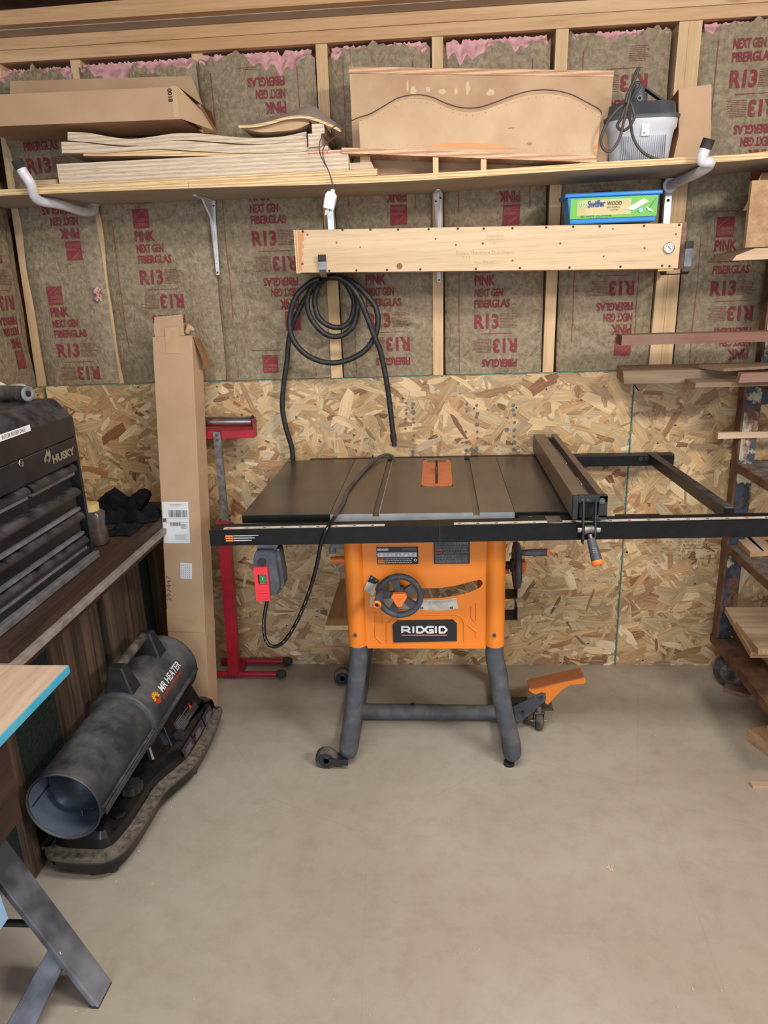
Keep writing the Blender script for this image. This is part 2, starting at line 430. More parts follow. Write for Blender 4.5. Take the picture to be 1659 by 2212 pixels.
    def rect(s, org, right, upv, w_, h, m, off=.0006, fn=None, nx=1, ny=1):
        R_ = Vector(right).normalized(); U_ = Vector(upv).normalized(); Nn = R_.cross(U_); o = Vector(org)
        vs = []
        for j in range(ny+1):
            for i in range(nx+1):
                p = o+R_*(w_*i/nx)+U_*(h*j/ny); vs.append(fn(p) if fn else p+Nn*off)
        s.add(vs, [(j*(nx+1)+i, j*(nx+1)+i+1, (j+1)*(nx+1)+i+1, (j+1)*(nx+1)+i) for j in range(ny) for i in range(nx)], m)
        return s
    def disc(s, c, nrm, r, m, seg=16, off=.0006):
        ax = Vector(nrm).normalized(); u = ax.orthogonal().normalized(); w_ = ax.cross(u); c = Vector(c)+ax*off
        s.add([c+(u*math.cos(2*PI*k/seg)+w_*math.sin(2*PI*k/seg))*r for k in range(seg)], [tuple(range(seg))], m); return s
    def build(s, name, parent=None, label=None, cat=None, group=None, kind=None, bevel=0., bseg=2, loc=None):
        me = bpy.data.meshes.new(name)
        off = Vector(loc) if loc is not None else Vector((0, 0, 0))
        me.from_pydata([tuple(Vector(v)-off) for v in s.v], [], s.f)
        for m in s.mats: me.materials.append(m)
        me.polygons.foreach_set('material_index', s.fm); me.polygons.foreach_set('use_smooth', s.fs)
        if s.col:
            ca = me.color_attributes.new('Col', 'FLOAT_COLOR', 'CORNER'); uvl = me.uv_layers.new(name='UVMap')
            cd = []; ud = []
            for f in s.f:
                for k in f: cd.extend(s.col[k]); ud.extend(s.uv[k])
            ca.data.foreach_set('color', cd); uvl.data.foreach_set('uv', ud)
        me.update()
        o = bpy.data.objects.new(name, me); COL.objects.link(o); o.location = off
        if parent is not None: adopt(o, parent)
        if bevel:
            b = o.modifiers.new('b', 'BEVEL'); b.width = bevel; b.segments = bseg; b.limit_method = 'ANGLE'; b.angle_limit = math.radians(40)
        tag(o, label, cat, group, kind)
        return o
def adopt(o, parent):
    o.parent = parent
    o.matrix_parent_inverse = Matrix.Translation(-wl(parent))
def wl(o):
    """world position of an object whose ancestors only translate"""
    if o.parent is None: return Vector(o.location)
    return wl(o.parent)+o.matrix_parent_inverse.to_translation()+Vector(o.location)
def tag(o, label=None, cat=None, group=None, kind=None):
    if label: o['label'] = label
    if cat: o['category'] = cat
    if group: o['group'] = group
    if kind: o['kind'] = kind
    return o
def thing(name, loc, label=None, cat=None, group=None, kind=None):
    o = bpy.data.objects.new(name, None); COL.objects.link(o); o.location = loc; o.empty_display_size = .1
    return tag(o, label, cat, group, kind)
def xz(pts, y): return [(p.x, p.z) for p in (P(u, v, 1, y) for u, v in pts)]
def ribbon(pts, t):
    """closed outline of a bent flat bar from its centre line (2-D)"""
    L = []; Rr = []
    n = len(pts)
    for i in range(n):
        a = Vector(pts[max(i-1, 0)]); b = Vector(pts[min(i+1, n-1)]); d = (b-a).normalized(); nn = Vector((-d.y, d.x))*t/2
        p = Vector(pts[i]); L.append(tuple(p+nn)); Rr.append(tuple(p-nn))
    return L+Rr[::-1]
# ------------------------------------------------------------------ the room
rnd = random.Random(7)
m = MB(); m.box(-1.62, 3.0, -6.5, .2, -.06, 0, 'concrete'); m.build('floor', kind='structure')

FLAKES = [(214, 182, 136), (224, 196, 152), (208, 172, 126), (234, 212, 174), (200, 160, 114), (188, 146, 104), (220, 190, 144), (168, 124, 86), (228, 202, 160), (146, 102, 70), (212, 178, 134)]
WTS = [8, 9, 8, 6, 6, 4, 8, 2.2, 8, 1.2, 7]
def osb_panel(parent, x0, x1, z0, z1, n, seed, plane='back', x_at=0., name='osb_panel'):
    """a strand board sheet: slab plus overlapping wood flakes on its face"""
    r = random.Random(seed); mb = MB(); mb.col = []; mb.uv = []
    def pt(u, v, d):
        return (u, -d, v) if plane == 'back' else (x_at+d, u, v)
    if plane == 'back': mb.box(x0, x1, 0, .011, z0, z1, 'osb_slab')
    else: mb.box(x_at-.011, x_at, x0, x1, z0, z1, 'osb_slab')
    mb.col += [srgb(205, 165, 112)+(1,)]*8; mb.uv += [(0, 0)]*8
    mb.add([pt(x0, z0, .0002), pt(x1, z0, .0002), pt(x1, z1, .0002), pt(x0, z1, .0002)], [(0, 1, 2, 3)], 'osb'); mb.col += [srgb(196, 152, 98)+(1,)]*4; mb.uv += [(0, 0), (x1-x0, 0), (x1-x0, z1-z0), (0, z1-z0)]
    LAY = 300; inlay = []; last = -1
    order = sorted(r.randrange(LAY) for _ in range(n))
    for ly in order:
        t = ly/LAY
        big = r.random()
        L = r.uniform(.045, .16)*(1.1-.2*t); W = L*r.uniform(.14, .45) if big < .72 else r.uniform(.007, .02); W = min(W, .046)
        a = r.gauss(0, .75) if r.random() < .7 else r.uniform(-PI/2, PI/2)
        
        if ly != last: inlay = []; last = ly
        for _try in range(40):
            cu = r.uniform(x0, x1); cv = r.uniform(z0, z1)
            if all((cu-a_)**2+(cv-b_)**2 > .0256 for a_, b_ in inlay): break
        inlay.append((cu, cv)); ca, sa = math.cos(a), math.sin(a)
        k = [(-L/2, -W/2*r.uniform(.1, 1)), (-L*.1*r.random(), -W/2), (L/2*r.uniform(.75, 1), -W/2*r.uniform(.5, 1)), (L/2, W/2*r.uniform(0, 1)), (L*.1*r.random(), W/2), (-L/2*r.uniform(.7, 1), W/2*r.uniform(.5, 1))]
        c = r.choices(FLAKES, WTS)[0]; jit = r.uniform(.78, 1.02); c = srgb(*[min(255, x*jit) for x in c])
        d = .0004+.0042*t; uo, vo = r.uniform(0, 40), r.uniform(0, 40)
        sh = []; tl = r.uniform(-.0004, .0004)
        for (lu, lv) in k:
            uu = min(max(cu+ca*lu-sa*lv, x0), x1); vv = min(max(cv+sa*lu+ca*lv, z0), z1)
            sh.append(pt(uu, vv, d)); mb.col.append(c+(1,)); mb.uv.append((lu+uo, lv+vo))
        mb.add(sh, [(0, 1, 2, 3, 4, 5) if plane == 'back' else (0, 1, 2, 3, 4, 5)], 'osb')
    # teal edge seal and nails
    D = [.0048]
    def dd(): D[0] += .000006; return D[0]
    def strip(a0, a1, b0, b1):
        o = len(mb.v); mb.add([pt(a0, b0, dd()), pt(a1, b0, D[0]), pt(a1, b1, D[0]), pt(a0, b1, D[0])], [(0, 1, 2, 3)], 'teal'); mb.col += [(1, 1, 1, 1)]*4; mb.uv += [(0, 0)]*4
    strip(x0, x1, z1-.002, z1); strip(x0, x0+.0018, z0, z1); strip(x1-.0018, x1, z0, z1)
    for q in range(int((x1-x0)/.02)):
        a0 = x0+r.random()*(x1-x0); strip(a0, a0+r.uniform(.003, .02), z1-.002-r.uniform(.0005, .003), z1)
    for q in range(int((z1-z0)/.02)):
        b0 = z0+r.random()*(z1-z0)
        for e, sg in ((x0, 1), (x1, -1)): strip(min(e, e+sg*r.uniform(.002, .006)), max(e, e+sg*.003), b0, b0+r.uniform(.002, .012))
    def spot(u, v, rad, mat):
        c = [(u+rad*math.cos(2*PI*i/10)*r.uniform(.8, 1.1), v+rad*math.sin(2*PI*i/10)*r.uniform(.8, 1.2)) for i in range(10)]
        dd(); mb.add([pt(a_, b_, D[0]) for a_, b_ in c], [tuple(range(10))], mat); mb.col += [(1, 1, 1, 1)]*10; mb.uv += [(0, 0)]*10
    return mb, spot, pt
wb = thing('wall_back', (0, 0, 0), kind='structure')
M['spot'] = plain('grey_ink_spot', (104, 108, 98), .7)
M['stamp'] = plain('grey_ink_stamp', (150, 128, 98), .7)
M['nail'] = plain('dark_nail_head', (56, 46, 36), .6)
mb, spot, pt = osb_panel(wb, -1.535, .722, 0, 1.218, 7000, 3)
for u, v in [(820, 1035), (470, 835), (300, 836), (640, 900), (1115, 880), (1024, 882), (945, 1420), (620, 1180), (805, 985), (495, 1190), (620, 1350), (1210, 1430), (1250, 1100), (870, 860), (1180, 840)]:
    p = P(u, v, 1, 0); spot(p.x, p.z, .0035, 'nail')
for col, rows in ((878, (870, 885, 893, 905, 912, 925)), (893, (872, 880, 890, 905, 912, 940, 950, 975, 985)), (1008, (872, 888, 932, 955, 972)), (1030, (875, 893, 900, 917, 932, 945, 971)), (1110, (875, 885, 895, 912, 928, 942, 955, 970)), (1020, (970,)), (1094, (927,)), (510, (900, 925, 970, 985, 1010)), (525, (895, 940, 975, 994, 1030))):
    for v in rows:
        p = P(col+rnd.uniform(-2, 2), v, 1, 0); spot(p.x, p.z, rnd.uniform(.004, .0085), 'spot')
mb.build('osb_panel', wb)
mb, spot, pt = osb_panel(wb, .7245, 1.85, 0, 1.218, 3800, 11)
for u, v in [(1458, 918), (1420, 957), (1388, 1425), (1500, 1260)]:
    p = P(u, v, 1, 0); spot(p.x, p.z, .004, 'nail')
o0 = len(mb.v)
for k in range(60):
    u = rnd.uniform(1390, 1545); v = rnd.choice((1163, 1170, 1177, 1184, 1191, 1198, 1206)); p = P(u, v, 1, 0)
    mb.rect((p.x, -.0060-k*.00001, p.z), (1, 0, 0), (0, 0, 1), rnd.uniform(.005, .02), .0032, 'stamp')
mb.col += [(1, 1, 1, 1)]*(len(mb.v)-o0); mb.uv += [(0, 0)]*(len(mb.v)-o0)
mb.build('osb_panel', wb)
m = MB(); m.box(-1.7, 2.2, .1, .115, 0, 2.6, 'sheath'); m.build('sheathing', wb)
def stud(xb0, xb1, xt0, xt1, zt=2.33, y0=.012, y1=.1):
    m = MB(); m.prism([(xb0, 0), (xb1, 0), (xt1, zt), (xt0, zt)], 'xz', y0, y1, 'pine_z'); m.build('stud', wb, bevel=.0015)
E22 = .0
def sx(b0, b1, t0, t1, y0=.012):
    # given edges at z 1.22 and z 2.29, carried down to the floor
    k = 1.22/1.07
    stud(b0-(t0-b0)*k, b1-(t1-b1)*k, t0+(t0-b0)*.03, t1+(t1-b1)*.03, y0=y0)
sx(-1.575, -1.545, -1.545, -1.508); sx(-1.258, -1.224, -1.258, -1.222, .021); sx(-.83, -.792, -.83, -.792, .03)
sx(-.405, -.362, -.397, -.358); sx(-.017, .021, -.006, .031); sx(.391, .430, .401, .442)
sx(.778, .819, .795, .826); sx(.820, .860, .8265, .868); sx(1.222, 1.26, 1.222, 1.26); sx(1.63, 1.67, 1.63, 1.67)
m = MB(); m.box(-1.6, 2.2, .004, .1, 2.330, 2.367, 'pine_beam'); m.build('top_plate', wb, bevel=.002)
m = MB(); m.box(-1.6, 2.2, .004, .1, 2.368, 2.405, 'pine_beam'); m.build('top_plate', wb, bevel=.002)
cl = thing('ceiling', (0, 0, 2.4), kind='structure')
m = MB(); m.box(-1.6, 3.0, -6.5, .12, 2.52, 2.56, 'ceil'); m.build('ceiling_facing', cl)
m = MB(); m.prism([(-1.6, 2.408), (2.2, 2.408), (2.2, 2.51), (-1.6, 2.445)], 'xz', -.102, -.064, 'pine_beam'); m.build('joist', cl, bevel=.002)
m = MB(); m.box(-1.6, 2.2, -.062, .1, 2.4055, 2.4085, 'greyboard'); m.build('soffit_strip', cl)

# left wall
wl_ = thing('wall_left', (-1.56, 0, 0), kind='structure')
mb, spot, pt = osb_panel(wl_, -3.4, -.002, 0, 1.218, 3000, 5, 'left', -1.545)
spot(-.06, 1.19, .004, 'nail'); mb.build('osb_panel', wl_)
m = MB(); m.box(-1.68, -1.665, -6.5, .1, 0, 2.6, 'sheath'); m.build('sheathing', wl_)
for y in (-.41, -.82, -1.23, -1.64, -2.05, -2.46):
    m = MB(); m.box(-1.66, -1.56, y, y+.038, 0, 2.4, 'pine_z'); m.build('stud', wl_, bevel=.0015)
m = MB(); m.box(-1.66, -1.56, -3.4, .0, 2.33, 2.405, 'pine_y'); m.build('top_plate', wl_, bevel=.002)
# right wall, outside the frame to the right
m = MB(); m.box(2.2, 2.24, -2.6, .12, 0, 2.6, 'osb_slab'); m.build('wall_right', kind='structure')

# ------------------------------------------------------------------ insulation batts with printed facing
def make_batt(x0, x1, z0, z1, lines, seed, label, plane='back', inv_only=None, rag=.02, notch=None, flange=(0, 0), bul=.02, sidelines=True, ctr=None, mis=None):
    r = random.Random(seed); mb = MB()
    ph = [r.uniform(0, 6) for _ in range(12)]; W = x1-x0
    sl = (r.uniform(-1, 1), r.uniform(-1, 1))
    tops = {}
    def ztop(u):
        q = (u-x0)/W
        base = z1 - rag*(.5+.5*math.sin(q*7+ph[0])) - rag*.6*(.5+.5*math.sin(q*23+ph[1])) - rag*.3*math.sin(q*61+ph[2])
        if notch:
            for (na, nb, nd) in notch:
                if na < q < nb: base -= nd*math.sin(PI*(q-na)/(nb-na))**.5*(1+.25*math.sin(q*50+ph[3]))
        return base
    def hgt(u, v):
        q = (u-x0)/W; e = min(q, 1-q)
        h = bul*min(1, e/.16)**.5-.012
        h += .0035*math.sin(v*9+ph[4]+sl[0]*u*12)+.002*math.sin(v*23+u*17+ph[5])
        # diagonal creases
        for i in range(6):
            a = .9*math.sin(ph[6+i % 5]*3+i); c = (ph[5+i % 6]*.4+i*.23) % (z1-z0)+z0
            d = (v-c)+a*(u-x0-W/2)
            h += .0055*math.exp(-(d/.014)**2)*(1 if i % 2 else -1)*min(1, e/.1)
        return h
    def F(p):
        if plane == 'back': return Vector((p.x, .008-hgt(p.x, p.z)-.0028, p.z))
        return Vector((-1.560+hgt(p.y, p.z)+.0028, p.y, p.z))
    nx, nz = 36, 110
    vs = []
    for j in range(nz+1):
        for i in range(nx+1):
            u = x0+W*i/nx; v = z0+(ztop(u)-z0)*j/nz
            h = hgt(u, v)
            vs.append((u, .008-h, v) if plane == 'back' else (-1.560+h, u, v))
    mb.add(vs, [(j*(nx+1)+i, j*(nx+1)+i+1, (j+1)*(nx+1)+i+1, (j+1)*(nx+1)+i) for j in range(nz) for i in range(nx)], 'kraft', True)
    # body of the batt behind the facing
    RI = (1, 0, 0) if plane == 'back' else (0, 1, 0)
    c = ctr if ctr is not None else (x0+x1)/2
    def org(u, z): return (u, 0, z) if plane == 'back' else (0, u, z)
    def clipok(z, hh): return z > z0+.004 and z+hh < z1-.05
    def T(st, u, z, h, wd, s, mat='redprint', bold=.035):
        # s = +1 upright, -1 rotated half a turn about (c, line)
        if s > 0:
            if clipok(z, h): mb.text(st, org(u, z), RI, (0, 0, 1), h, mat, wd, bold, fn=F, sub=.016)
        else:
            if clipok(z-h, h): mb.text(st, org(u, z), tuple(-k for k in RI), (0, 0, -1), h, mat, wd, bold, fn=F, sub=.016)
    for L in lines:
        if z0 < L < z1-.03: mb.rect(org(c-.055, L-.001), RI, (0, 0, 1), .115, .002, 'redline', fn=F, nx=8)
        for s in (1, -1):
            lo = c-s*.078
            T('R13', lo, L+s*.018, .052, .088, s)
            T('FIBERGLAS', lo, L+s*.092, .029, .128, s)
            T('NEXT GEN', lo, L+s*.130, .029, .102, s)
            T('PINK', lo, L+s*.169, .036, .074, s)
            zl = L+s*.214; zz = min(zl, zl+s*.066); uu = min(lo, lo+s*.058)
            if zz > z0 and zz+.066 < z1-.03:
                mb.rect(org(uu, zz), RI, (0, 0, 1), .058, .066, 'redprint', fn=F, nx=6, ny=6)
                G = lambda p: F(p)+(Vector((0, -.0008, 0)) if plane == 'back' else Vector((.0008, 0, 0)))
                RR = RI if s > 0 else tuple(-k for k in RI)
                uo = org(lo+s*.014, zl+s*.022); mb.text('OWENS', uo, RR, (0, 0, s), .011, 'logotext', .042, .0, fn=G)
                uo = org(lo+s*.005, zl+s*.007); mb.text('CORNING', uo, RR, (0, 0, s), .011, 'logotext', .050, .0, fn=G)
                arc = [org(lo+s*(.003+.040*t), zl+s*(.018+.044*t**.5)) for t in [k/8 for k in range(9)]]
                for a_, b_ in zip(arc[:-1], arc[1:]):
                    a_ = Vector(a_); b_ = Vector(b_); up = Vector((0, 0, s*.0016))
                    mb.add([G(a_), G(b_), G(b_+up), G(a_+up)], [(0, 1, 2, 3)], 'logotext')
            # fine print beside R13
            for k in range(10):
                z = L+s*(.020+k*.0053); a_ = lo+s*.094; ln = r.uniform(.046, .064); x = 0
                if not clipok(z, .003): continue
                while x < ln:
                    dl = r.uniform(.002, .009)
                    mb.rect(org(min(a_+s*x, a_+s*(x+dl)), z), RI, (0, 0, 1), dl, .0018, 'smallprint', fn=F); x += dl+.0016
        if sidelines:
            for uu in ([x0+.05] if L*100 % 2 < 1 else [x0+.05, x1-.06]):
                za, zb = max(z0+.01, L-.23), min(z1-.06, L+.23)
                if zb > za: mb.rect(org(uu, za), RI, (0, 0, 1), .0018, zb-za, 'redline', fn=F, ny=50)
            if z0 < L+.30 < z1-.05: mb.rect(org(c-.115, L+.297), RI, (0, 0, 1), .11, .0018, 'redline', fn=F, nx=14)
    o = mb.build('insulation_batt', None, label, 'insulation', 'kraft faced insulation batts between the studs')
    # pink glass wool showing at the torn top
    r2 = random.Random(seed+100); pk = MB(); nn = 60
    vs = []
    for j in range(7):
        for i in range(nn+1):
            u = x0+.012+(W-.024)*i/nn; zt = ztop(u)
            hh = min((z1+.004)-zt+.012, .09)
            q = j/6; zz = zt-.018+hh*q+.004*r2.uniform(-1, 1)*(j > 3)
            yy = .03-.024*math.sin(PI*min(1, q*1.2+.12))+r2.uniform(-.004, .004)
            vs.append((u, yy, zz) if plane == 'back' else (-1.585+.02*math.sin(PI*q), u, zz))
    pk.add(vs, [(j*(nn+1)+i, j*(nn+1)+i+1, (j+1)*(nn+1)+i+1, (j+1)*(nn+1)+i) for j in range(6) for i in range(nn)], 'pink', True)
    pk.build('glass_wool', o)
    return o, hgt, ztop
make_batt(-1.54, -1.242, 1.2195, 2.315, (1.307, 1.957), 1, 'narrow kraft insulation batt in the corner by the left wall', ctr=-1.385, rag=.03, sidelines=False)
b1 = make_batt(-1.230, -.8135, 1.2195, 2.318, (1.563, 2.213), 2, 'kraft insulation batt behind the tall cardboard box, logo high on it', notch=[(.12, .5, .045), (.5, .95, .03)], ctr=-1.02)
b2 = make_batt(-.8125, -.402, 1.2195, 2.322, (1.031, 1.681, 2.331), 3, 'kraft insulation batt right of the white bracket, left of the hose coil', notch=[(.42, .92, .05)], ctr=-.585)
make_batt(-.357, -.012, 1.2195, 2.324, (1.382, 2.032), 4, 'kraft insulation batt behind the right half of the hose coil', ctr=-.18)
make_batt(.030, .386, 1.2195, 2.322, (1.365, 2.015), 5, 'kraft insulation batt right of the middle bracket, under the wooden box', notch=[(.0, .42, .06), (.6, 1, .02)], ctr=.215)
make_batt(.440, .775, 1.2195, 2.320, (1.553, 2.203), 6, 'kraft insulation batt behind the blue tub and small vacuum', ctr=.625)
make_batt(.868, 1.222, 1.2195, 2.325, (1.453, 2.109), 8, 'kraft insulation batt right of the doubled stud, behind the lumber rack', ctr=1.045)
make_batt(1.262, 1.63, 1.2195, 2.32, (1.70,), 9, 'kraft insulation batt at the far right behind the rack')
make_batt(-.368, -.004, 1.22, 2.3, (1.578,), 10, 'kraft insulation batt on the left wall beside the corner', plane='left', ctr=-.165)
make_batt(-.784, -.412, 1.22, 2.3, (1.6,), 12, 'kraft insulation batt on the left wall above the tool chest', plane='left')
make_batt(-1.194, -.822, 1.22, 2.3, (1.5,), 13, 'second kraft insulation batt on the left wall above the tool chest', plane='left')
# loose kraft flap and tuft near the left studs
m = MB(); r = random.Random(4)
for k in range(16):
    p = P(216+r.uniform(-5, 4), 628+r.uniform(-8, 14), 1, 0); q = Vector((p.x+r.uniform(-.012, .012), -.02-r.uniform(0, .01), p.z-r.uniform(0, .02)))
    m.tube(smooth([(p.x, -.012, p.z), (p+q)/2+Vector((.004, -.01, 0)), q], 4), [.006*(1-.07*j) for j in range(9)], 'pink', 6)
m.build('glass_wool_tuft', None, 'small pink glass wool tuft poking out beside the left stud', 'insulation')
# ------------------------------------------------------------------ table saw
saw = thing('table_saw', (-.04, -.43, 0), 'orange and black table saw on dark pipe legs in the middle of the room', 'table saw')
ZT = .918; YF, YB = -.768, -.075
def sawpart(mb, name, parent=None, **k): return mb.build(name, parent or saw, **k)
# cast table with two mitre slots and a pocket for the insert
m = MB()
def top(x0, x1, y0=YF, y1=YB, z0=None, mt='cast'):
    m.box(x0, x1, y0, y1, ZT-.036 if z0 is None else z0, ZT, mt)
SLW = .0095
xs = [-.318, -.184-SLW, -.184+SLW, -.0595, .0445, .105-SLW, .105+SLW, .2135]
top(xs[0], xs[1]); top(xs[2], xs[3]); top(xs[4], xs[5]); top(xs[6], xs[7])
m.box(xs[3], xs[4], YF, -.482, ZT-.036, ZT, 'cast'); m.box(xs[3], xs[4], -.096, YB, ZT-.036, ZT, 'cast')
for a in (1, 5): m.box(xs[a], xs[a+1], YF, YB, ZT-.036, ZT-.0095, 'cast')
m.box(xs[0], xs[7], YF-.0015, YF-.0001, ZT-.034, ZT-.010, 'castedge')
for a, b in ((0, 1), (2, 5), (6, 7)): m.box(xs[a], xs[b], YF-.0014, YF-.0002, ZT-.012, ZT-.0015, 'castedge')
m.box(xs[2]-.001, xs[2]+.001, YF, YB, ZT, ZT+.0002, 'castedge')
sawpart(m, 'cast_table', bevel=.0012)
m = MB(); m.box(-.580, -.3195, YF, YB, ZT-.026, ZT-.0005, 'wing'); m.box(-.578, -.3195, YF-.0015, YF, ZT-.024, ZT-.002, 'black'); sawpart(m, 'extension_wing', bevel=.003)
m = MB(); m.box(.2150, .452, YF, YB, ZT-.026, ZT-.0005, 'wing'); m.box(.216, .45, YF-.0015, YF, ZT-.024, ZT-.002, 'black'); sawpart(m, 'extension_wing', bevel=.003)
# throat insert
def stad(cx, y0, y1, hw, r, n=8):
    out = []
    for (ax, ay, a0) in ((cx+hw-r, y0+r, -PI/2), (cx+hw-r, y1-r, 0), (cx-hw+r, y1-r, PI/2), (cx-hw+r, y0+r, PI)):
        for k in range(n+1):
            a = a0+PI/2*k/n; out.append((ax+r*math.cos(a), ay+r*math.sin(a)))
    return out
m = MB()
m.prism(stad(-.0075, -.480, -.098, .0515, .028), 'xy', ZT-.006, ZT+.0004, 'salmon')
m.box(-.0125, -.0045, -.45, -.118, ZT-.02, ZT+.0008, 'gap_shade')
m.box(-.042, .027, -.150, -.108, ZT, ZT+.0009, 'cast')
m.box(-.0125, -.0045, -.45, -.118, ZT+.0006, ZT+.0012, 'gap_shade')
for x, y in ((-.045, -.455), (.03, -.455), (.03, -.13), (-.045, -.13)): m.disc((x, y, ZT+.0005), (0, 0, 1), .0022, 'zinc', 8)
sawpart(m, 'throat_insert')
m = MB(); cy = -.285
m.prism([(cy+.12*math.cos(a), ZT-.105+.12*math.sin(a)) for a in [PI*2*k/60 for k in range(60)]], 'yz', -.0095, -.0075, 'zinc'); sawpart(m, 'saw_blade')
# front rail (very slightly out of level, as in the photo)
m = MB()
XL, XR = -.650, 1.17
def zr(x): return .903+(x-XL)*.0095
m.X = None
m.prism([(XL, zr(XL)-.046), (XR, zr(XR)-.049), (XR, zr(XR)), (XL, zr(XL))], 'xz', -.865, -.806, 'black')
for x0, x1 in ((P(484, 1140, 2, .905).x, -.153), (P(980, 1125, 2, .909).x, XR-.02)):
    vs = [(x0, -.858, zr(x0)+.0006), (x1, -.858, zr(x1)+.0006), (x1, -.838, zr(x1)+.0006), (x0, -.838, zr(x0)+.0006)]
    m.add(vs, [(0, 1, 2, 3)], 'scale')
    k = 0; x = x0+.01
    while x < x1-.01:
        w_ = .009 if k % 8 == 0 else .004
        m.add([(x, -.857, zr(x)+.001), (x+.0012, -.857, zr(x)+.001), (x+.0012, -.857+w_, zr(x)+.001), (x, -.857+w_, zr(x)+.001)], [(0, 1, 2, 3)], 'ink_soft')
        if k % 8 == 0: m.rect((x+.002, -.853, zr(x)), (1, 0, 0), (0, 1, 0), .007, .008, 'ink_soft' if k % 24 else 'redlogo', off=.001)
        x += .0064; k += 1
m.box(-.0005, .0005, -.8656, -.806, .86, .9095, 'greyplastic')
for k, (c, z) in enumerate((('warnorange', .8865), ('warnorange', .8795), ('warnorange', .8725))):
    x0 = P(487, 1160, 1, -.865).x
    m.rect((x0, -.865, z-.0022), (1, 0, 0), (0, 0, 1), .022, .0044, c); m.rect((x0+.023, -.865, z), (1, 0, 0), (0, 0, 1), .072-.01*k, .0016, 'white'); m.rect((x0+.023, -.865, z-.002), (1, 0, 0), (0, 0, 1), .055-.012*k, .0013, 'palegrey')
sawpart(m, 'front_rail', bevel=.002)
m = MB(); m.box(-.5, .871, -.072, -.030, .872, .915, 'black')
for u in (1383, 1397): p = P(u, 990, 1, -.072); m.cyl((p.x, -.072, p.z), (p.x, -.078, p.z), .009, 'blackplastic', 12)
sawpart(m, 'rear_rail', bevel=.003)
m = MB()
a = P(1405, 975, 1, -.04); b = P(1562, 1087, 2, .917)
m.X = None
d = Vector((b.x-a.x, b.y+.02-a.y, 0)); L = d.length; ang = math.atan2(d.y, d.x)
m.X = Matrix.Translation((a.x, -.045, .915)) @ Matrix.Rotation(ang, 4, 'Z'); m.box(0, L+.06, -.014, .014, -.034, .003, 'black_dust'); sawpart(m, 'rail_brace', bevel=.002)
# brackets between table and rail
for (u0, u1) in ((1117, 1243), (1322, 1418)):
    m = MB(); x0 = P(u0, 1112, 2, .90).x; x1 = P(u1, 1112, 2, .90).x
    m.box(x0, x1, -.842, -.782, .902, .9115, 'black'); m.box((x0+x1)/2-.012, (x0+x1)/2+.03, -.86, -.80, .911, .914, 'zinc')
    m.disc((x0+.03, -.80, .9118), (0, 0, 1), .006, 'zinc'); m.disc((x1-.02, -.80, .9118), (0, 0, 1), .006, 'zinc')
    m.box(x0+.02, x1-.02, -.80, -.775, .88, .905, 'black')
    sawpart(m, 'rail_bracket', bevel=.0015)
for x in (-.45, -.1, .15):
    m = MB(); m.box(x, x+.05, -.81, -.77, .875, .892, 'black'); sawpart(m, 'rail_bracket')
# cabinet: front panel with curved slot, side panels
Y0 = -.672
pz = lambda u, v, y=Y0: P(u, v, 1, y)
xl = pz(795, 1395).x-.005; xr = pz(1048, 1395).x+.005; zb = pz(900, 1397).z; zt = ZT-.04
lo = [(745, 1258), (795, 1271), (840, 1283), (880, 1290), (920, 1293), (950, 1292), (985, 1287), (1015, 1279), (1040, 1268)]
up = [(745, 1234), (795, 1249), (840, 1261), (880, 1268), (920, 1271), (950, 1270), (985, 1265), (1015, 1257), (1040, 1251)]
sl_ = xz(lo, Y0); su = xz(up, Y0)
sx0 = pz(800, 1260).x; sx1 = sl_[-1][0]+.004
def interp(tab, x):
    for (a, b) in zip(tab[:-1], tab[1:]):
        if a[0] <= x <= b[0]: return a[1]+(b[1]-a[1])*(x-a[0])/(b[0]-a[0])
    return tab[-1][1] if x > tab[-1][0] else tab[0][1]
m = MB(); nx = 60
X = sorted(set([xl, xr, sx0, sx1]+[xl+(xr-xl)*k/nx for k in range(nx+1)]))
for a, b in zip(X[:-1], X[1:]):
    mid = (a+b)/2
    if sx0 < mid < sx1:
        f = lambda x: min(1, max(0.02, 1-max(0, (x-(sx1-.014))/.014)**2))**.5
        la, lb = interp(sl_, a), interp(sl_, b); ua, ub = interp(su, a), interp(su, b)
        ca, cb = (la+ua)/2, (lb+ub)/2; la, ua = ca-(ua-la)/2*f(a), ca+(ua-la)/2*f(a); lb, ub = cb-(ub-lb)/2*f(b), cb+(ub-lb)/2*f(b)
        m.prism([(a, zb), (b, zb), (b, lb), (a, la)], 'xz', Y0, Y0+.003, 'orange'); m.prism([(a, ua), (b, ub), (b, zt), (a, zt)], 'xz', Y0, Y0+.003, 'orange')
    else: m.prism([(a, zb), (b, zb), (b, zt), (a, zt)], 'xz', Y0, Y0+.003, 'orange')
o = sawpart(m, 'front_panel')
# pressed ribs, bottom lip, raised frame round the badge
m = MB()
def bar(pts, y=Y0, th=.0035, w=.003, mt='orange'):
    q = xz(pts, y)
    for a, b in zip(q[:-1], q[1:]): m.tube([(a[0], y, a[1]), (b[0], y, b[1])], w, mt, 8)
for pts in ([(1018, 1310), (1018, 1333), (1029, 1346), (1029, 1304)], [(1010, 1350), (1028, 1364), (1028, 1378)], [(811, 1350), (811, 1376), (826, 1390)], [(825, 1346), (825, 1325)], [(811, 1322), (811, 1345)]): bar(pts)
q = xz([(836, 1388), (836, 1348), (848, 1336), (870, 1329), (980, 1326), (995, 1330), (1003, 1345), (1003, 1386)], Y0)
for a, b in zip(q[:-1], q[1:]): m.tube([(a[0], Y0, a[1]), (b[0], Y0, b[1])], .0035, 'orange', 8)
m.box(xl+.004, xr-.004, Y0-.008, Y0+.003, zb-.002, zb+.003, 'orange')
m.build('pressed_ribs', o)
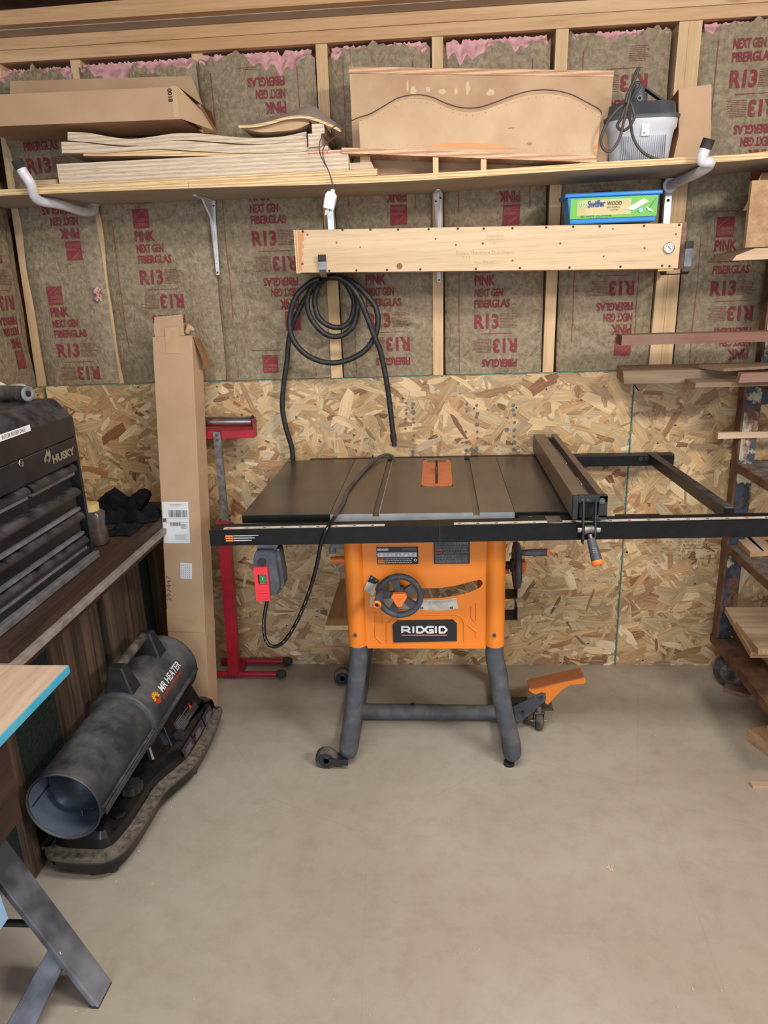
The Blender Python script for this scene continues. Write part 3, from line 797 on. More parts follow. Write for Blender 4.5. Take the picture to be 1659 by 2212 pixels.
for x in (-.262, .166):
    m = MB(); m.box(x, x+.003, Y0+.03, -.20, zb, zt, 'orange'); sawpart(m, 'side_panel')
m = MB(); m.box(-.16, .10, -.52, -.2, .70, .86, 'blackplastic'); m.cyl((-.05, -.45, .70), (-.05, -.25, .66), .06, 'blackplastic', 20); sawpart(m, 'motor_housing', bevel=.01)
# slot scale
q_lo = xz([(800, 1310), (860, 1314), (920, 1318), (955, 1319), (990, 1314)], Y0-.001); q_up = xz([(800, 1288), (860, 1292), (920, 1296), (955, 1296), (985, 1291)], Y0-.001)
m = MB(); m.prism(q_lo+q_up[::-1], 'xz', Y0-.0018, Y0-.0004, 'scale')
for k in range(28):
    t = k/27; x = pz(915, 1300).x+(pz(983, 1300).x-pz(915, 1300).x)*t; z1 = interp(q_up, x)-.002; ln = .012 if k % 5 == 0 else .008
    m.rect((x, Y0-.0018, z1-ln), (1, 0, 0), (0, 0, 1), .0008, ln, 'ink_soft', off=.0004)
m.text('30', (pz(907, 1316).x, Y0-.002, pz(907, 1316).z), (1, 0, 0), (0, 0, 1), .009, 'ink', bold=.03)
m.text('45', (pz(971, 1315).x, Y0-.002, pz(971, 1315).z), (1, 0, 0), (0, 0, 1), .009, 'ink', bold=.03)
m.build('bevel_scale', o, 'grey curved angle scale marked 30 and 45')
m = MB(); q = xz([(786, 1272), (800, 1241), (816, 1254), (806, 1288)], Y0-.004); m.prism(q, 'xz', Y0-.006, Y0-.003, 'scale')
q = xz([(794, 1256), (801, 1242), (818, 1254), (811, 1262)], Y0-.006); m.prism(q, 'xz', Y0-.008, Y0-.006, 'blackplastic')
for u, v in ((803, 1248), (812, 1254)): p = P(u, v, 1, Y0-.008); m.disc((p.x, Y0-.008, p.z), (0, -1, 0), .003, 'zinc')
m.build('depth_pointer', o)
# badge and labels
m = MB(); q = xz([(850, 1388), (848, 1350), (858, 1341), (978, 1339), (987, 1348), (987, 1385)], Y0-.004); m.prism(q, 'xz', Y0-.004, Y0, 'labelblack')
p = P(867, 1370.5, 1, Y0-.004); p2 = P(966, 1367, 1, Y0-.004); hh = P(867, 1351, 1, Y0-.004).z-p.z
W = p2.x-p.x; fx = lambda t: p.x+W*t; yy = Y0-.0048; z0 = p.z+.004; z1 = z0+.026; tk = .0062
_lb = [0]
def LBN(): _lb[0] += .00002; return _lb[0]
def LB(pts, mt='white'): m.prism(pts, 'xz', yy-.0004-LBN(), yy+.0006, mt)
def stroke(pts, t=tk):
    for a, b in zip(pts[:-1], pts[1:]):
        a = Vector(a); b = Vector(b); d = (b-a).normalized()*(t*.5); n_ = Vector((-d.y, d.x)); a_ = a-d*.55; b_ = b+d*.55
        LB([tuple(a_+n_), tuple(a_-n_), tuple(b_-n_), tuple(b_+n_)])
h2 = tk/2; zm = (z0+z1)/2
# block letters R I D G I D with chamfered corners, the D and G joined
xr0 = fx(0)+h2; stroke([(xr0, z0+h2), (xr0, z1-h2), (xr0+W*.115, z1-h2), (xr0+W*.155, z1-h2-.004), (xr0+W*.155, zm+.001), (xr0+W*.115, zm-.002), (xr0+.004, zm-.002)]); stroke([(xr0+W*.085, zm-.002), (xr0+W*.17, z0+h2)])
xi = fx(.265); stroke([(xi, z0+h2), (xi, z1-h2)])
xd = fx(.345); stroke([(xd, z0+h2), (xd, z1-h2), (xd+W*.10, z1-h2), (xd+W*.16, zm), (xd+W*.10, z0+h2), (xd, z0+h2)])
xg = fx(.545); stroke([(xg+W*.155, z1-h2), (xg+W*.03, z1-h2), (xg-W*.03, zm), (xg+W*.03, z0+h2), (xg+W*.14, z0+h2), (xg+W*.14, zm-.001), (xg+W*.075, zm-.001)])
xi = fx(.755); stroke([(xi, z0+h2), (xi, z1-h2)])
xd = fx(.835); stroke([(xd, z0+h2), (xd, z1-h2), (xd+W*.10, z1-h2), (xd+W*.155, zm), (xd+W*.10, z0+h2), (xd, z0+h2)])
m.rect((fx(0), yy, z0-.0085), (1, 0, 0), (0, 0, 1), W, .0045, 'salmon', off=.0004)
m.build('name_badge', o, 'black badge lettered RIDGID in white over an orange bar')
def plate(u0, v0, u1, v1, name, lab):
    a = P(u0, v0, 1, Y0); b = P(u1, v1, 1, Y0); m = MB()
    m.box(a.x-.003, b.x+.003, Y0-.0012, Y0, b.z-.003, a.z+.003, 'orange'); m.box(a.x, b.x, Y0-.002, Y0-.001, b.z, a.z, 'labelblack')
    return m, a, b
m, a, b = plate(813, 1181, 904, 1218, '', '')
W, Hh = b.x-a.x, a.z-b.z; yl = Y0-.002
m.text('RIDGID', (a.x+W*.02, yl, a.z-Hh*.22), (1, 0, 0), (0, 0, 1), Hh*.13, 'white', W*.27, .06)
m.rect((a.x+W*.02, yl, b.z+Hh*.42), (1, 0, 0), (0, 0, 1), W*.94, Hh*.25, 'white')
r = random.Random(3)
for k in range(4):
    for j in range(9): m.rect((a.x+W*(.04+.1*j), yl, b.z+Hh*(.45+.055*k)), (1, 0, 0), (0, 0, 1), W*r.uniform(.03, .09), Hh*.018, 'ink_soft', off=.001)
for k in range(3):
    m.rect((a.x+W*.02, yl, b.z+Hh*(.28-.11*k)), (1, 0, 0), (0, 0, 1), W*.17, Hh*.07, 'warnorange' if k else 'redlogo'); x = .21
    while x < .84:
        d = r.uniform(.02, .06); m.rect((a.x+W*x, yl, b.z+Hh*(.30-.11*k)), (1, 0, 0), (0, 0, 1), W*d, Hh*.028, 'white'); x += d+.012
for k in range(3): m.rect((a.x+W*.62, yl, a.z-Hh*(.10+.05*k)), (1, 0, 0), (0, 0, 1), W*.33, Hh*.02, 'palegrey')
m.disc((a.x+W*.93, yl, b.z+Hh*.24), (0, -1, 0), Hh*.08, 'white'); m.disc((a.x+W*.93, yl-.0003, b.z+Hh*.24), (0, -1, 0), Hh*.05, 'labelblack')
m.build('rating_label', o, 'black rating label with RIDGID in its corner')
m, a, b = plate(936, 1160, 1015, 1217, '', '')
W, Hh = b.x-a.x, a.z-b.z
for k in range(21):
    x = .05
    while x < .93:
        d = r.uniform(.02, .09); 
        if not (10 <= k <= 11 and x < .25): m.rect((a.x+W*x, yl, b.z+Hh*(.05+.043*k)), (1, 0, 0), (0, 0, 1), W*min(d, .95-x), Hh*.021, 'palegrey')
        x += d+.013
m.rect((a.x+W*.05, yl, b.z+Hh*.50), (1, 0, 0), (0, 0, 1), W*.2, Hh*.05, 'redlogo', off=.001)
m.build('warning_label', o, 'black warning label packed with fine print')
# corner tubes of the cabinet
def ctube(x, y, name='corner_post'):
    m = MB(); m.tube([(x, y, .452), (x, y, ZT-.04)], .0300, 'orange', 24, flat=1)
    m.tube([(x, y, .444), (x, y, .4525)], .0303, 'orange', 24)
    for du in (0,): m.cyl((x-.004, y-.028, .49), (x-.004, y-.033, .49), .006, 'greyplastic', 12)
    return sawpart(m, name)
LX, RX, FY, BY = -.268, .1705, -.664, -.20
for x, y in ((LX, FY), (RX, FY), (LX, BY), (RX, BY)): ctube(x, y)
# pipe leg frames: one bent pipe each side
for (x0, x1) in ((LX, -.318), (RX, .232)):
    m = MB(); s_ = 1
    pth = [(x0, FY, .455), (x0, FY, .40), (x0+(x1-x0)*.12, FY-.002, .35), (x0+(x1-x0)*.5, FY-.01, .21), (x1-(x1-x0)*.06, FY-.018, .09), (x1, FY-.012, .048), (x1, FY+.03, .033), (x1, FY+.07, .032), (x1, -.43, .032), (x1, BY-.06, .032), (x1, BY-.02, .035), (x1, BY+.01, .06), (x0+(x1-x0)*.5, BY+.005, .21), (x0+(x1-x0)*.1, BY, .35), (x0, BY, .40), (x0, BY, .455)]
    m.tube(smooth(pth, 7), .0292, 'legpipe', 24); sawpart(m, 'leg_frame')
m = MB(); m.tube([(-.318, -.42, .036), (-.085, -.42, .036)], .029, 'legpipe', 24); m.tube([(-.085, -.42, .036), (.232, -.42, .036)], .0283, 'legpipe', 24)
m.cyl((-.108, -.42, .064), (-.108, -.42, .071), .008, 'blackplastic', 6); sawpart(m, 'cross_bar')
m = MB(); m.cyl((.222, FY-.01, .0), (.222, FY-.01, .012), .018, 'rubber', 16); sawpart(m, 'levelling_foot')
# wheels at the left, seen face on
for y, u, v in ((-.700, 706, 1640), (-.17, 741, 1463)):
    c = P(u, v, 1, y); c.z = .037
    m = MB(); m.lathe([(0, -.014), (.030, -.014), (.037, -.010), (.037, .010), (.030, .014), (0, .014)], (c.x, y, c.z), (0, 1, 0), 'rubber_dust', 32)
    wh = sawpart(m, 'wheel')
    m = MB(); m.lathe([(0, -.019), (.010, -.019), (.011, -.014), (.020, -.0145), (.026, -.0155), (.027, -.013)], (c.x, y, c.z), (0, 1, 0), 'blackplastic', 24); m.build('hub', wh)
    m = MB(); m.prism([(c.x-.008, c.z+.010), (c.x-.004, c.z-.014), (-.315, c.z-.018), (-.315, c.z+.004)], 'xz', y-.019, y-.016, 'blackplastic'); m.box(c.x-.006, -.318, y-.018, y+.03, c.z-.016, c.z+.0, 'blackplastic'); sawpart(m, 'wheel_bracket', bevel=.001)
# foot pedal lift with caster on the right
yf, yb = -.475, -.405
m = MB()
o1 = xz([(1158, 1500), (1151, 1497), (1143, 1492), (1143, 1488), (1155, 1490), (1262, 1463), (1266, 1472), (1262, 1477), (1232, 1479), (1215, 1489), (1190, 1515), (1184, 1522), (1178, 1519), (1176, 1502)], yf)
m.prism(o1, 'xz', yf, yf+.003, 'orange'); m.prism(o1, 'xz', yb-.003, yb, 'orange')
a = P(1143, 1490, 1, yf); b = P(1262, 1463, 1, yf)
m.add([(a.x, yf, a.z), (b.x, yf, b.z), (b.x, yb, b.z), (a.x, yb, a.z), (a.x, yf, a.z-.003), (b.x, yf, b.z-.003), (b.x, yb, b.z-.003), (a.x, yb, a.z-.003)], [(0, 1, 2, 3), (7, 6, 5, 4), (0, 4, 5, 1), (1, 5, 6, 2), (2, 6, 7, 3), (3, 7, 4, 0)], 'orange_dust')
sawpart(m, 'foot_pedal', bevel=.001)
for y in (yf-.006, yb+.003):
    m = MB(); q = xz([(1108, 1527), (1170, 1497), (1179, 1499), (1179, 1513), (1128, 1558), (1116, 1566)], y); m.prism(q, 'xz', y, y+.004, 'greyplastic')
    for u, v in ((1169, 1507), (1129, 1538)): p = P(u, v, 1, y); m.cyl((p.x, y, p.z), (p.x, y-.005, p.z), .006, 'blackplastic', 12)
    sawpart(m, 'lift_arm', bevel=.001)
m = MB(); a = P(1152, 1535, 1, yf); b = P(1198, 1528, 1, yf)
m.box(a.x-.005, b.x, yf+.006, yb+.01, a.z-.01, a.z-.005, 'zinc'); m.box(.235, .31, yf+.02, yb-.01, .03, .10, 'blackplastic')
sawpart(m, 'caster_plate', bevel=.001)
c = P(1164, 1563, 1, -.47); m = MB(); rr = .033
m.lathe([(0, -.0125), (rr-.004, -.0125), (rr, -.008), (rr, .008), (rr-.004, .0125), (0, .0125)], (c.x, -.465, rr), (1, 0, 0), 'rubber_dust', 28); cw = sawpart(m, 'caster_wheel')
m = MB(); m.box(c.x-.0185, c.x-.0155, -.48, -.45, rr-.012, rr+.04, 'zinc'); m.box(c.x+.0155, c.x+.0185, -.48, -.45, rr-.012, rr+.04, 'zinc'); m.box(c.x-.0185, c.x+.0185, -.48, -.42, rr+.037, rr+.042, 'zinc')
m.cyl((c.x-.03, -.465, rr), (c.x+.026, -.465, rr), .004, 'steel', 8); m.cyl((c.x-.026, -.465, rr), (c.x-.019, -.465, rr), .008, 'steel', 6); m.cyl((c.x, -.45, rr+.04), (c.x, -.45, rr+.055), .016, 'zinc', 16)
m.build('fork', cw)
# hand wheels
def handwheel(c, ax, R, hpos, hdir, hl, name, knobdir):
    """rim, five spokes, hub; ax = axis pointing to the user"""
    ax = Vector(ax); u = Vector((0, 0, 1)); w_ = ax.cross(u); c = Vector(c)
    m = MB()
    ring = [c+(u*math.cos(t)+w_*math.sin(t))*(R-.008) for t in [2*PI*k/48 for k in range(48)]]
    m.lathe([(R-.019, -.004), (R-.017, .007), (R-.006, .010), (R, .002), (R-.003, -.010), (R-.014, -.012), (R-.019, -.004)], c, ax, 'greyplastic', 48)
    m.lathe([(0, .002), (.020, .002), (.026, -.004), (.022, -.022), (0, -.022)], c, ax, 'greyplastic', 24)
    for k in range(5):
        t = 2*PI*k/5+.25; d = u*math.cos(t)+w_*math.sin(t); e = d.cross(ax)
        p0 = c+d*.018; p1 = c+d*(R-.015)
        vs = [p0-e*.009, p0+e*.009, p1+e*.013, p1-e*.013]; vs = [v+ax*.003 for v in vs]+[v-ax*.012 for v in vs]
        m.add(vs, [(0, 1, 2, 3), (7, 6, 5, 4), (0, 4, 5, 1), (1, 5, 6, 2), (2, 6, 7, 3), (3, 7, 4, 0)], 'greyplastic')
    hw = sawpart(m, 'handwheel')
    m = MB(); hp = Vector(hpos); hd = Vector(hdir).normalized()
    m.tube([hp, hp+hd*.012, hp+hd*(hl*.5), hp+hd*(hl-.006)], [.008, .0105, .0125, .0135], 'greyplastic', 20); m.lathe([(.0135, hl-.006), (.0138, hl), (.009, hl+.002), (.0075, hl-.001), (0, hl-.001)], hp, hd, 'orange_plastic', 20)
    m.disc(hp+hd*(hl-.0008), hd, .0055, 'ink'); m.build('crank_grip', hw, 'dark grip with an orange end')
    m = MB(); tri = []
    for k in range(3):
        t = 2*PI*k/3+PI/6
        for dt in (-.24, .24): tri.append((math.cos(t+dt)*.026, math.sin(t+dt)*.026))
    base = [c+u*(y_)+w_*x_ for x_, y_ in tri]
    m.add([b_+ax*.008 for b_ in base]+[b_+ax*.030 for b_ in base], [tuple(range(5, -1, -1)), tuple(range(6, 12))]+[(i, (i+1) % 6, 6+(i+1) % 6, 6+i) for i in range(6)], 'orange_plastic')
    m.cyl(c, c+ax*.009, .012, 'orange_plastic'); t3 = [c+ax*.0306+u*(.011*math.cos(t))+w_*(.011*math.sin(t)) for t in (PI, PI+2.094, PI+4.189)]
    m.add(t3, [(0, 1, 2)], 'salmon')
    m.build('lock_knob', hw, bevel=.003)
    m = MB(); m.cyl(c-ax*.02, c-ax*.055, .014, 'blackplastic'); m.build('shaft', hw)
cw_ = P(863, 1287, 1, -.725)
hp = P(826, 1276, 1, -.735); hq = P(814, 1307, 1, -.80)
handwheel((cw_.x, -.725, cw_.z), (0, -1, 0), .0735, (hp.x, -.732, hp.z), (hq.x-hp.x, hq.y-hp.y, hq.z-hp.z), .072, 'handwheel', None)
cs = P(1108, 1221, 1, -.42)
h1 = P(1120, 1192, 1, -.42)
handwheel((.262, -.42, cs.z), (1, 0, 0), .083, (.270, -.42, h1.z-.003), (1, 0, 0), .098, 'handwheel', None)
# right side hooks and stubs
for v0, v1, vs_ in ((1262, 1277, 1227), (1298, 1322, 1287)):
    m = MB(); a = P(1092, v1, 1, -.40); b = P(1114, v1, 1, -.40); c = P(1114, v0, 1, -.40); p = P(1100, vs_, 1, -.42)
    m.box(.17, b.x, -.46, -.38, a.z-.003, a.z, 'blackplastic'); m.box(b.x-.003, b.x, -.46, -.38, a.z, c.z, 'blackplastic')
    sawpart(m, 'accessory_hook')
    m = MB(); m.cyl((.195, -.45, p.z), (.232, -.45, p.z), .009, 'orange_plastic', 12); sawpart(m, 'storage_peg')
m = MB(); a = P(712, 1198, 1, -.62); b = P(742, 1216, 1, -.62)
m.tube(smooth([(b.x+.02, -.62, a.z+.03), (a.x+.016, -.62, a.z+.03), (a.x+.012, -.63, a.z+.008)], 5), .011, 'palegrey', 12)
m.tube([(a.x+.004, -.63, (a.z+b.z)/2), (b.x+.01, -.63, (a.z+b.z)/2)], [.010, .012], 'orange_plastic', 16); sawpart(m, 'side_lever')
# paddle switch
SX0 = P(545, 1190, 1, -.865).x; SX1 = P(603, 1190, 1, -.865).x
m = MB()
zs = lambda v, y=-.865: P(575, v, 1, y).z
out = [(SX0-.002, zs(1205)), (SX0+.012, zs(1187)), (SX1-.014, zs(1187)), (SX1-.004, zs(1200)), (SX1+.002, zs(1250)), (SX1+.002, zs(1272)), (SX1-.018, zs(1290)), (SX0+.006, zs(1288)), (SX0, zs(1270))]
m.prism(out, 'xz', -.845, -.795, 'greyplastic')
m.prism([((x-(SX0+SX1)/2)*.86+(SX0+SX1)/2-.004, (z-zs(1240))*.93+zs(1240)) for x, z in out], 'xz', -.866, -.845, 'greyplastic')
m.box(SX0+.01, SX1-.008, -.846, -.81, zs(1187)-.003, .865, 'palegrey')
m.cyl((SX0+.026, -.866, zs(1213)), (SX0+.026, -.871, zs(1213)), .011, 'blackplastic', 20)
for u, v in ((-.004, 1272), (-.006, 1192)): m.cyl((SX1+u, -.80, zs(v)), (SX1+u, -.85, zs(v)), .004, 'zinc', 10)
sw = sawpart(m, 'power_switch', bevel=.003)
m = MB(); a = P(548, 1226, 1, -.875); b = P(584, 1297, 1, -.875); g0 = P(557, 1240, 1, -.875); g1 = P(577, 1262, 1, -.875)
for (x0, x1, z0, z1) in ((a.x, b.x, g0.z, a.z), (a.x, b.x, b.z, g1.z), (a.x, g0.x, g1.z, g0.z), (g1.x, b.x, g1.z, g0.z)): m.box(x0, x1, -.880, -.868, z0, z1, 'redplastic')
for k in range(4): z = g1.z-.016-.0085*k; m.tube([(a.x+.005, -.8805, z), (b.x-.005, -.8805, z)], .0012, 'redplastic', 6)
m.build('stop_paddle', sw, 'red stop paddle')
m = MB(); m.box(g0.x+.004, g1.x-.001, -.878, -.866, g1.z+.008, g0.z-.001, 'green'); m.rect(((g0.x+g1.x)/2+.0007, -.878, g1.z+.014), (1, 0, 0), (0, 0, 1), .0016, .010, 'white'); m.box(g0.x+.001, g1.x, -.870, -.866, g1.z, g0.z, 'ink'); m.box(g0.x+.004, g1.x-.002, -.876, -.868, g1.z+.001, g1.z+.007, 'palegrey'); m.build('start_button', sw, 'green start button')
# power cord: down from the switch, up in front of the rail and over the table
pts = [(SX0+.034, -.85, b.z+.012)]
for u, v, y in ((573, 1320, -.862), (570, 1352, -.875), (575, 1384, -.885), (592, 1397, -.89), (615, 1384, -.89), (640, 1345, -.89), (664, 1290, -.885), (682, 1230, -.880), (694, 1172, -.876), (706, 1143, -.874)): pts.append(P(u, v, 1, y))
pts.append(P(722, 1118, 1, -.82))
for u, v, z in ((742, 1085, .924), (750, 1062, .924), (775, 1030, .924), (800, 1004, .925), (822, 986, .930), (840, 983, .932), (853, 991, .9245)): pts.append(P(u, v, 2, z))
sp = smooth(pts, 8); cut = 8*11
m = MB(); m.tube(sp[:cut+1], .0056, 'cord', 12)
for k in range(12, cut-30, 3):
    a, b_ = sp[k], sp[k+2]
    if a.z > .56: m.tube([a+Vector((-.001, -.0054, 0)), a.lerp(b_, .6)+Vector((-.001, -.0054, 0))], .0009, 'palegrey', 5)
m.tube(sp[cut:], .0058, 'cord_dust', 12); sawpart(m, 'power_cord')
# ------------------------------------------------------------------ rip fence: it clamps on the rail and lifts off
fe = thing('rip_fence', (.41, -.86, .93), 'brown grey steel rip fence with lever clamped across the saw table', 'fence')
m = MB(); x0, x1 = .358, .446; zb_, zt_ = ZT+.008, .990
ya, yb2 = -.852, -.025
m.box(x0, x0+.016, ya, yb2, zb_, zt_, 'brownsteel'); m.box(x0+.016, x0+.043, ya, yb2, zt_-.004, zt_-.001, 'brownsteel')
m.box(x1-.020, x1, ya, yb2, zb_+.02, zt_, 'brownsteel'); m.box(x0+.043, x1-.020, ya, yb2, zt_-.030, zt_-.026, 'black_dust'); m.box(x0+.041, x0+.044, ya, yb2, zt_-.03, zt_-.001, 'brownsteel')
for (y0, y1) in ((-.40, -.20), (-.66, -.58)):
    m.box(x0+.046, x0+.064, y0, y1, zt_-.0262, zt_-.0240, 'scale'); m.box(x0+.048, x0+.062, y0+.004, y1-.004, zt_-.0245, zt_-.0232, 'gap_shade')
m.box(x0+.01, x1-.012, yb2-.03, yb2, zb_, zt_-.012, 'blackplastic')
m.build('fence_body', fe, bevel=.0012)
m = MB(); y0 = -.868
m.box(x0, x0+.014, y0, ya, zb_-.002, zt_, 'blackplastic'); m.box(x0+.014, x1+.003, y0, ya, zt_-.018, zt_+.001, 'blackplastic'); m.box(x1-.020, x1+.003, y0, ya, zb_+.004, zt_, 'blackplastic')
m.box(x1-.035, x1+.003, y0, ya+.03, zb_-.002, zb_+.010, 'blackplastic'); m.box(x0+.02, x1-.02, ya-.004, ya+.002, zb_, zt_-.02, 'gap_shade')
for x, z, rr in ((x0+.024, zt_-.009, .004), (x0+.038, zt_-.009, .004), (x1-.012, zt_-.013, .008)): m.cyl((x, y0, z), (x, y0-.004, z), rr, 'greyplastic', 12)
m.build('fence_head', fe, bevel=.001)
for dx in (.024, .056):
    m = MB(); x = x0+dx; m.prism([(-.868, .972), (-.872, .978), (-.880, .972), (-.886, .93), (-.893, .878), (-.889, .862), (-.877, .862), (-.872, .90)], 'yz', x, x+.0045, 'blackplastic'); m.build('cam_link', fe)
m = MB(); zc_ = P(1275, 1144, 1, -.88).z; xc = x0+.042
m.cyl((x0+.012, -.880, zc_), (x0+.074, -.880, zc_), .005, 'steel', 12); m.cyl((x0+.012, -.880, zc_), (x0+.022, -.880, zc_), .009, 'chrome', 6); m.cyl((x0+.062, -.880, zc_), (x0+.072, -.880, zc_), .009, 'chrome', 6); m.cyl((x0+.030, -.880, zc_), (x0+.055, -.880, zc_), .013, 'zinc', 18)
m.build('pivot_bolt', fe)
g0 = Vector((xc+.002, -.888, zc_-.012)); g1 = P(1291, 1217, 1, -.925)
m = MB(); m.tube([g0, g0.lerp(g1, .25)], .006, 'zinc', 14); dd = (g1-g0)
m.tube([g0+dd*.12, g0+dd*.2, g0+dd*.6, g0+dd*.9], [.009, .0115, .0135, .0150], 'greyplastic', 22); m.lathe([(.0150, 0), (.0158, .004), (.0156, .012), (.010, .014), (.007, .011), (0, .011)], g0+dd*.9, dd, 'orange_plastic', 22)
m.disc(g0+dd*.9+dd.normalized()*.0112, dd, .0055, 'ink')
for k in range(3): q = g0+dd*(.42+.07*k)+Vector((0, -.0142, 0)); m.rect(q-Vector((.006, 0, 0)), (1, 0, .0), (0, 0, 1), .012, .0022, 'palegrey')
m.build('clamp_lever', fe, 'dark lever grip with orange tip')
# board stored on the saw's left side
m = MB(); a = P(702, 1357, 1, -.50); b = P(745, 1357, 1, -.50)
m.prism([(a.x, a.z-.007), (b.x+.03, a.z-.007), (b.x+.03, a.z+.010), (a.x, a.z+.010)], 'xz', -.50, -.08, 'pine_y'); m.build('pine_board', None, 'short pale pine board stored on the left side of the table saw', 'board', bevel=.001)
# ------------------------------------------------------------------ the long shelf and what stands on it
ZS = 1.863      # underside of the shelf; it sags a little in the middle
def shz(x): return ZS-.012*math.exp(-((x+.15)/.55)**2)+(.018 if x > .9 else 0)*min(1, (x-.9)/.3)
m = MB(); xs_ = [-1.553+i*(2.9)/58 for i in range(59)]
def yf_(x):
    if x < -.75: return -.33-.02*(1 if x < -1.1 else 0)
    return -.33+.115*math.exp(-((x+.1)/.75)**2) if x < .6 else -.33+.05*max(0, 1-(x-.6)/.5)
lo_ = [(x, -.33, shz(x)) for x in xs_]
YFS = [-.335, -.235]
def shelf_board(x0, x1, yf0, yf1, name='shelf_board'):
    m = MB(); n = 40; vs = []
    for i in range(n+1):
        x = x0+(x1-x0)*i/n; yf = yf0+(yf1-yf0)*i/n
        vs += [(x, yf, shz(x)), (x, -.004, shz(x)), (x, -.004, shz(x)+.018), (x, yf, shz(x)+.018)]
    g = []; top = []; und = []
    for i in range(n):
        a, b = 4*i, 4*i+4
        und.append((a, a+1, b+1, b)); top.append((a+3, b+3, b+2, a+2)); g += [(a, b, b+3, a+3), (a+1, a+2, b+2, b+1)]
    m.add(vs, und+top, 'greyboard'); m.add(vs, g+[(0, 3, 2, 1), (4*n, 4*n+1, 4*n+2, 4*n+3)], 'ply')
    return m.build(name, None, 'grey plywood wall shelf, '+('left length ending at the left wall' if x0 < -1 else 'right length running out of view'), 'shelf', 'two lengths of the long wall shelf')
shelf_board(-1.553, -.7725, -.345, -.335, 'wall_shelf')
shelf_board(-.7715, 1.6, -.335, -.335, 'wall_shelf')

def lbox(x0, x1, y0, y1, z0, z1, dz=0, mt='ply', mtop='greyboard', mend=None, mb=None):
    """a board with its ends at slightly different heights"""
    m = mb or MB()
    vs = [(x0, y0, z0), (x1, y0, z0+dz), (x1, y1, z0+dz), (x0, y1, z0), (x0, y0, z1), (x1, y0, z1+dz), (x1, y1, z1+dz), (x0, y1, z1)]
    m.add(vs, [(0, 1, 5, 4), (2, 3, 7, 6)], mt); m.add(vs, [(0, 3, 2, 1), (4, 5, 6, 7)], mtop); m.add(vs, [(1, 2, 6, 5), (3, 0, 4, 7)], mend or mt); return m
SF = -.30
def px(u, v, y=SF): return P(u, v, 1, y)
zt_s = lambda x: shz(x)+.018
# bottom plywood, then the thick laminated stack
a, b = px(70, 378), px(815, 380)
z0 = zt_s(-.6)+.001; lbox(a.x, b.x, SF, -.262, z0, z0+.019, 0, 'ply', 'mdf').build('plywood_strip', None, 'long plywood strip lying on the shelf under the laminated stack', 'board', bevel=.001)
zb0 = z0+.020
a, b = px(118, 337), px(752, 337)
m = lbox(a.x, b.x, SF+.004, -.08, zb0, zb0+.058, 0, 'ply_white', 'palewood')
for k in range(26): m.rect((b.x-.125+.0046*k+rnd.uniform(0, .001), SF+.004, zb0+.0495), (1, 0, 0), (0, 0, 1), rnd.uniform(.0015, .0035), rnd.uniform(.0035, .006), 'redlogo')
m.build('laminated_beam', None, 'straight thick laminated plywood stack with red stamping near its right end', 'board', bevel=.0015)
a, b = px(57, 362), px(119, 362); m = MB(); m.prism([(a.x, zb0), (b.x-.006, zb0), (b.x-.006, zb0+.014), (a.x+.012, zb0+.014)], 'xz', SF+.002, -.262, 'palewood'); m.build('wood_block', None, 'small wood block with sloping end, at the left end of the laminated stack', 'block', bevel=.001)
a, b = px(752, 362), px(805, 362); m = MB(); m.prism([(a.x+.004, zb0), (b.x+.004, zb0), (b.x-.004, zb0+.019), (a.x+.004, zb0+.019)], 'xz', SF+.002, -.262, 'palewood'); m.build('wood_block', None, 'small wood block with sloping end, at the right end of the laminated stack', 'block', bevel=.001)
def wavy(topv, botv, y, y2, name, label, mt='ply_white'):
    """band sawn wavy board: upper and lower edge traced, then given its depth"""
    n = 40; T_ = smooth([px(u, v, y) for u, v in topv], 6); B_ = smooth([px(u, v, y) for u, v in botv], 6)
    m = MB(); m.prism([(p.x, p.z) for p in T_]+[(p.x, p.z) for p in B_][::-1], 'xz', y, y2, mt, 'palewood'); return m.build(name, None, label, 'board')
wavy([(146, 285), (190, 287), (235, 295), (280, 300), (330, 295), (380, 288), (440, 289), (520, 297), (600, 296), (662, 284)], [(146, 303), (200, 308), (250, 313), (300, 314), (350, 306), (400, 302), (460, 306), (540, 311), (600, 309), (662, 301)], SF+.03, -.09, 'wavy_board', 'wavy laminated board, upper of the two on the shelf')
wavy([(132, 306), (180, 308), (230, 314), (280, 317), (330, 309), (380, 304), (440, 307), (520, 313), (600, 310), (663, 300)], [(134, 331), (180, 331), (217, 331), (280, 326), (340, 322), (420, 326), (500, 330), (580, 330), (640, 328), (664, 325)], SF, -.10, 'wavy_board', 'wavy laminated board, lower of the two on the shelf')
wavy([(180, 332), (240, 329), (300, 325), (350, 324), (420, 328), (520, 331), (600, 332), (660, 334)], [(180, 337), (240, 337), (300, 337), (350, 337), (420, 337), (520, 337), (600, 337), (660, 337)], SF+.006, -.10, 'curved_board', 'thin curved board pressed between the wavy boards and the straight stack', 'ply')
for (u0, v0, u1, v1, y, lb) in ((665, 289, 695, 316, SF-.012, 'lower'), (673, 268, 701, 288, SF-.006, 'upper')):
    a, b = px(u0, v0, y), px(u1, v1, y); m = MB()
    m.prism([(a.x, b.z), (b.x, b.z), (b.x, a.z), (a.x, a.z)], 'xz', y, -.06, 'ply_white', 'palewood'); m.build('laminated_block', None, 'short stacked laminated block beside the wavy boards, '+lb+' one', 'block', bevel=.001)
a = px(664, 317, SF); b = px(716, 332, SF); m = MB(); m.box(a.x, b.x-.01, SF, -.05, zb0+.0585, a.z-.0, 'ply_white'); m.build('laminated_block', None, 'laminated block end under the two short blocks, above the straight stack', 'block', bevel=.001)
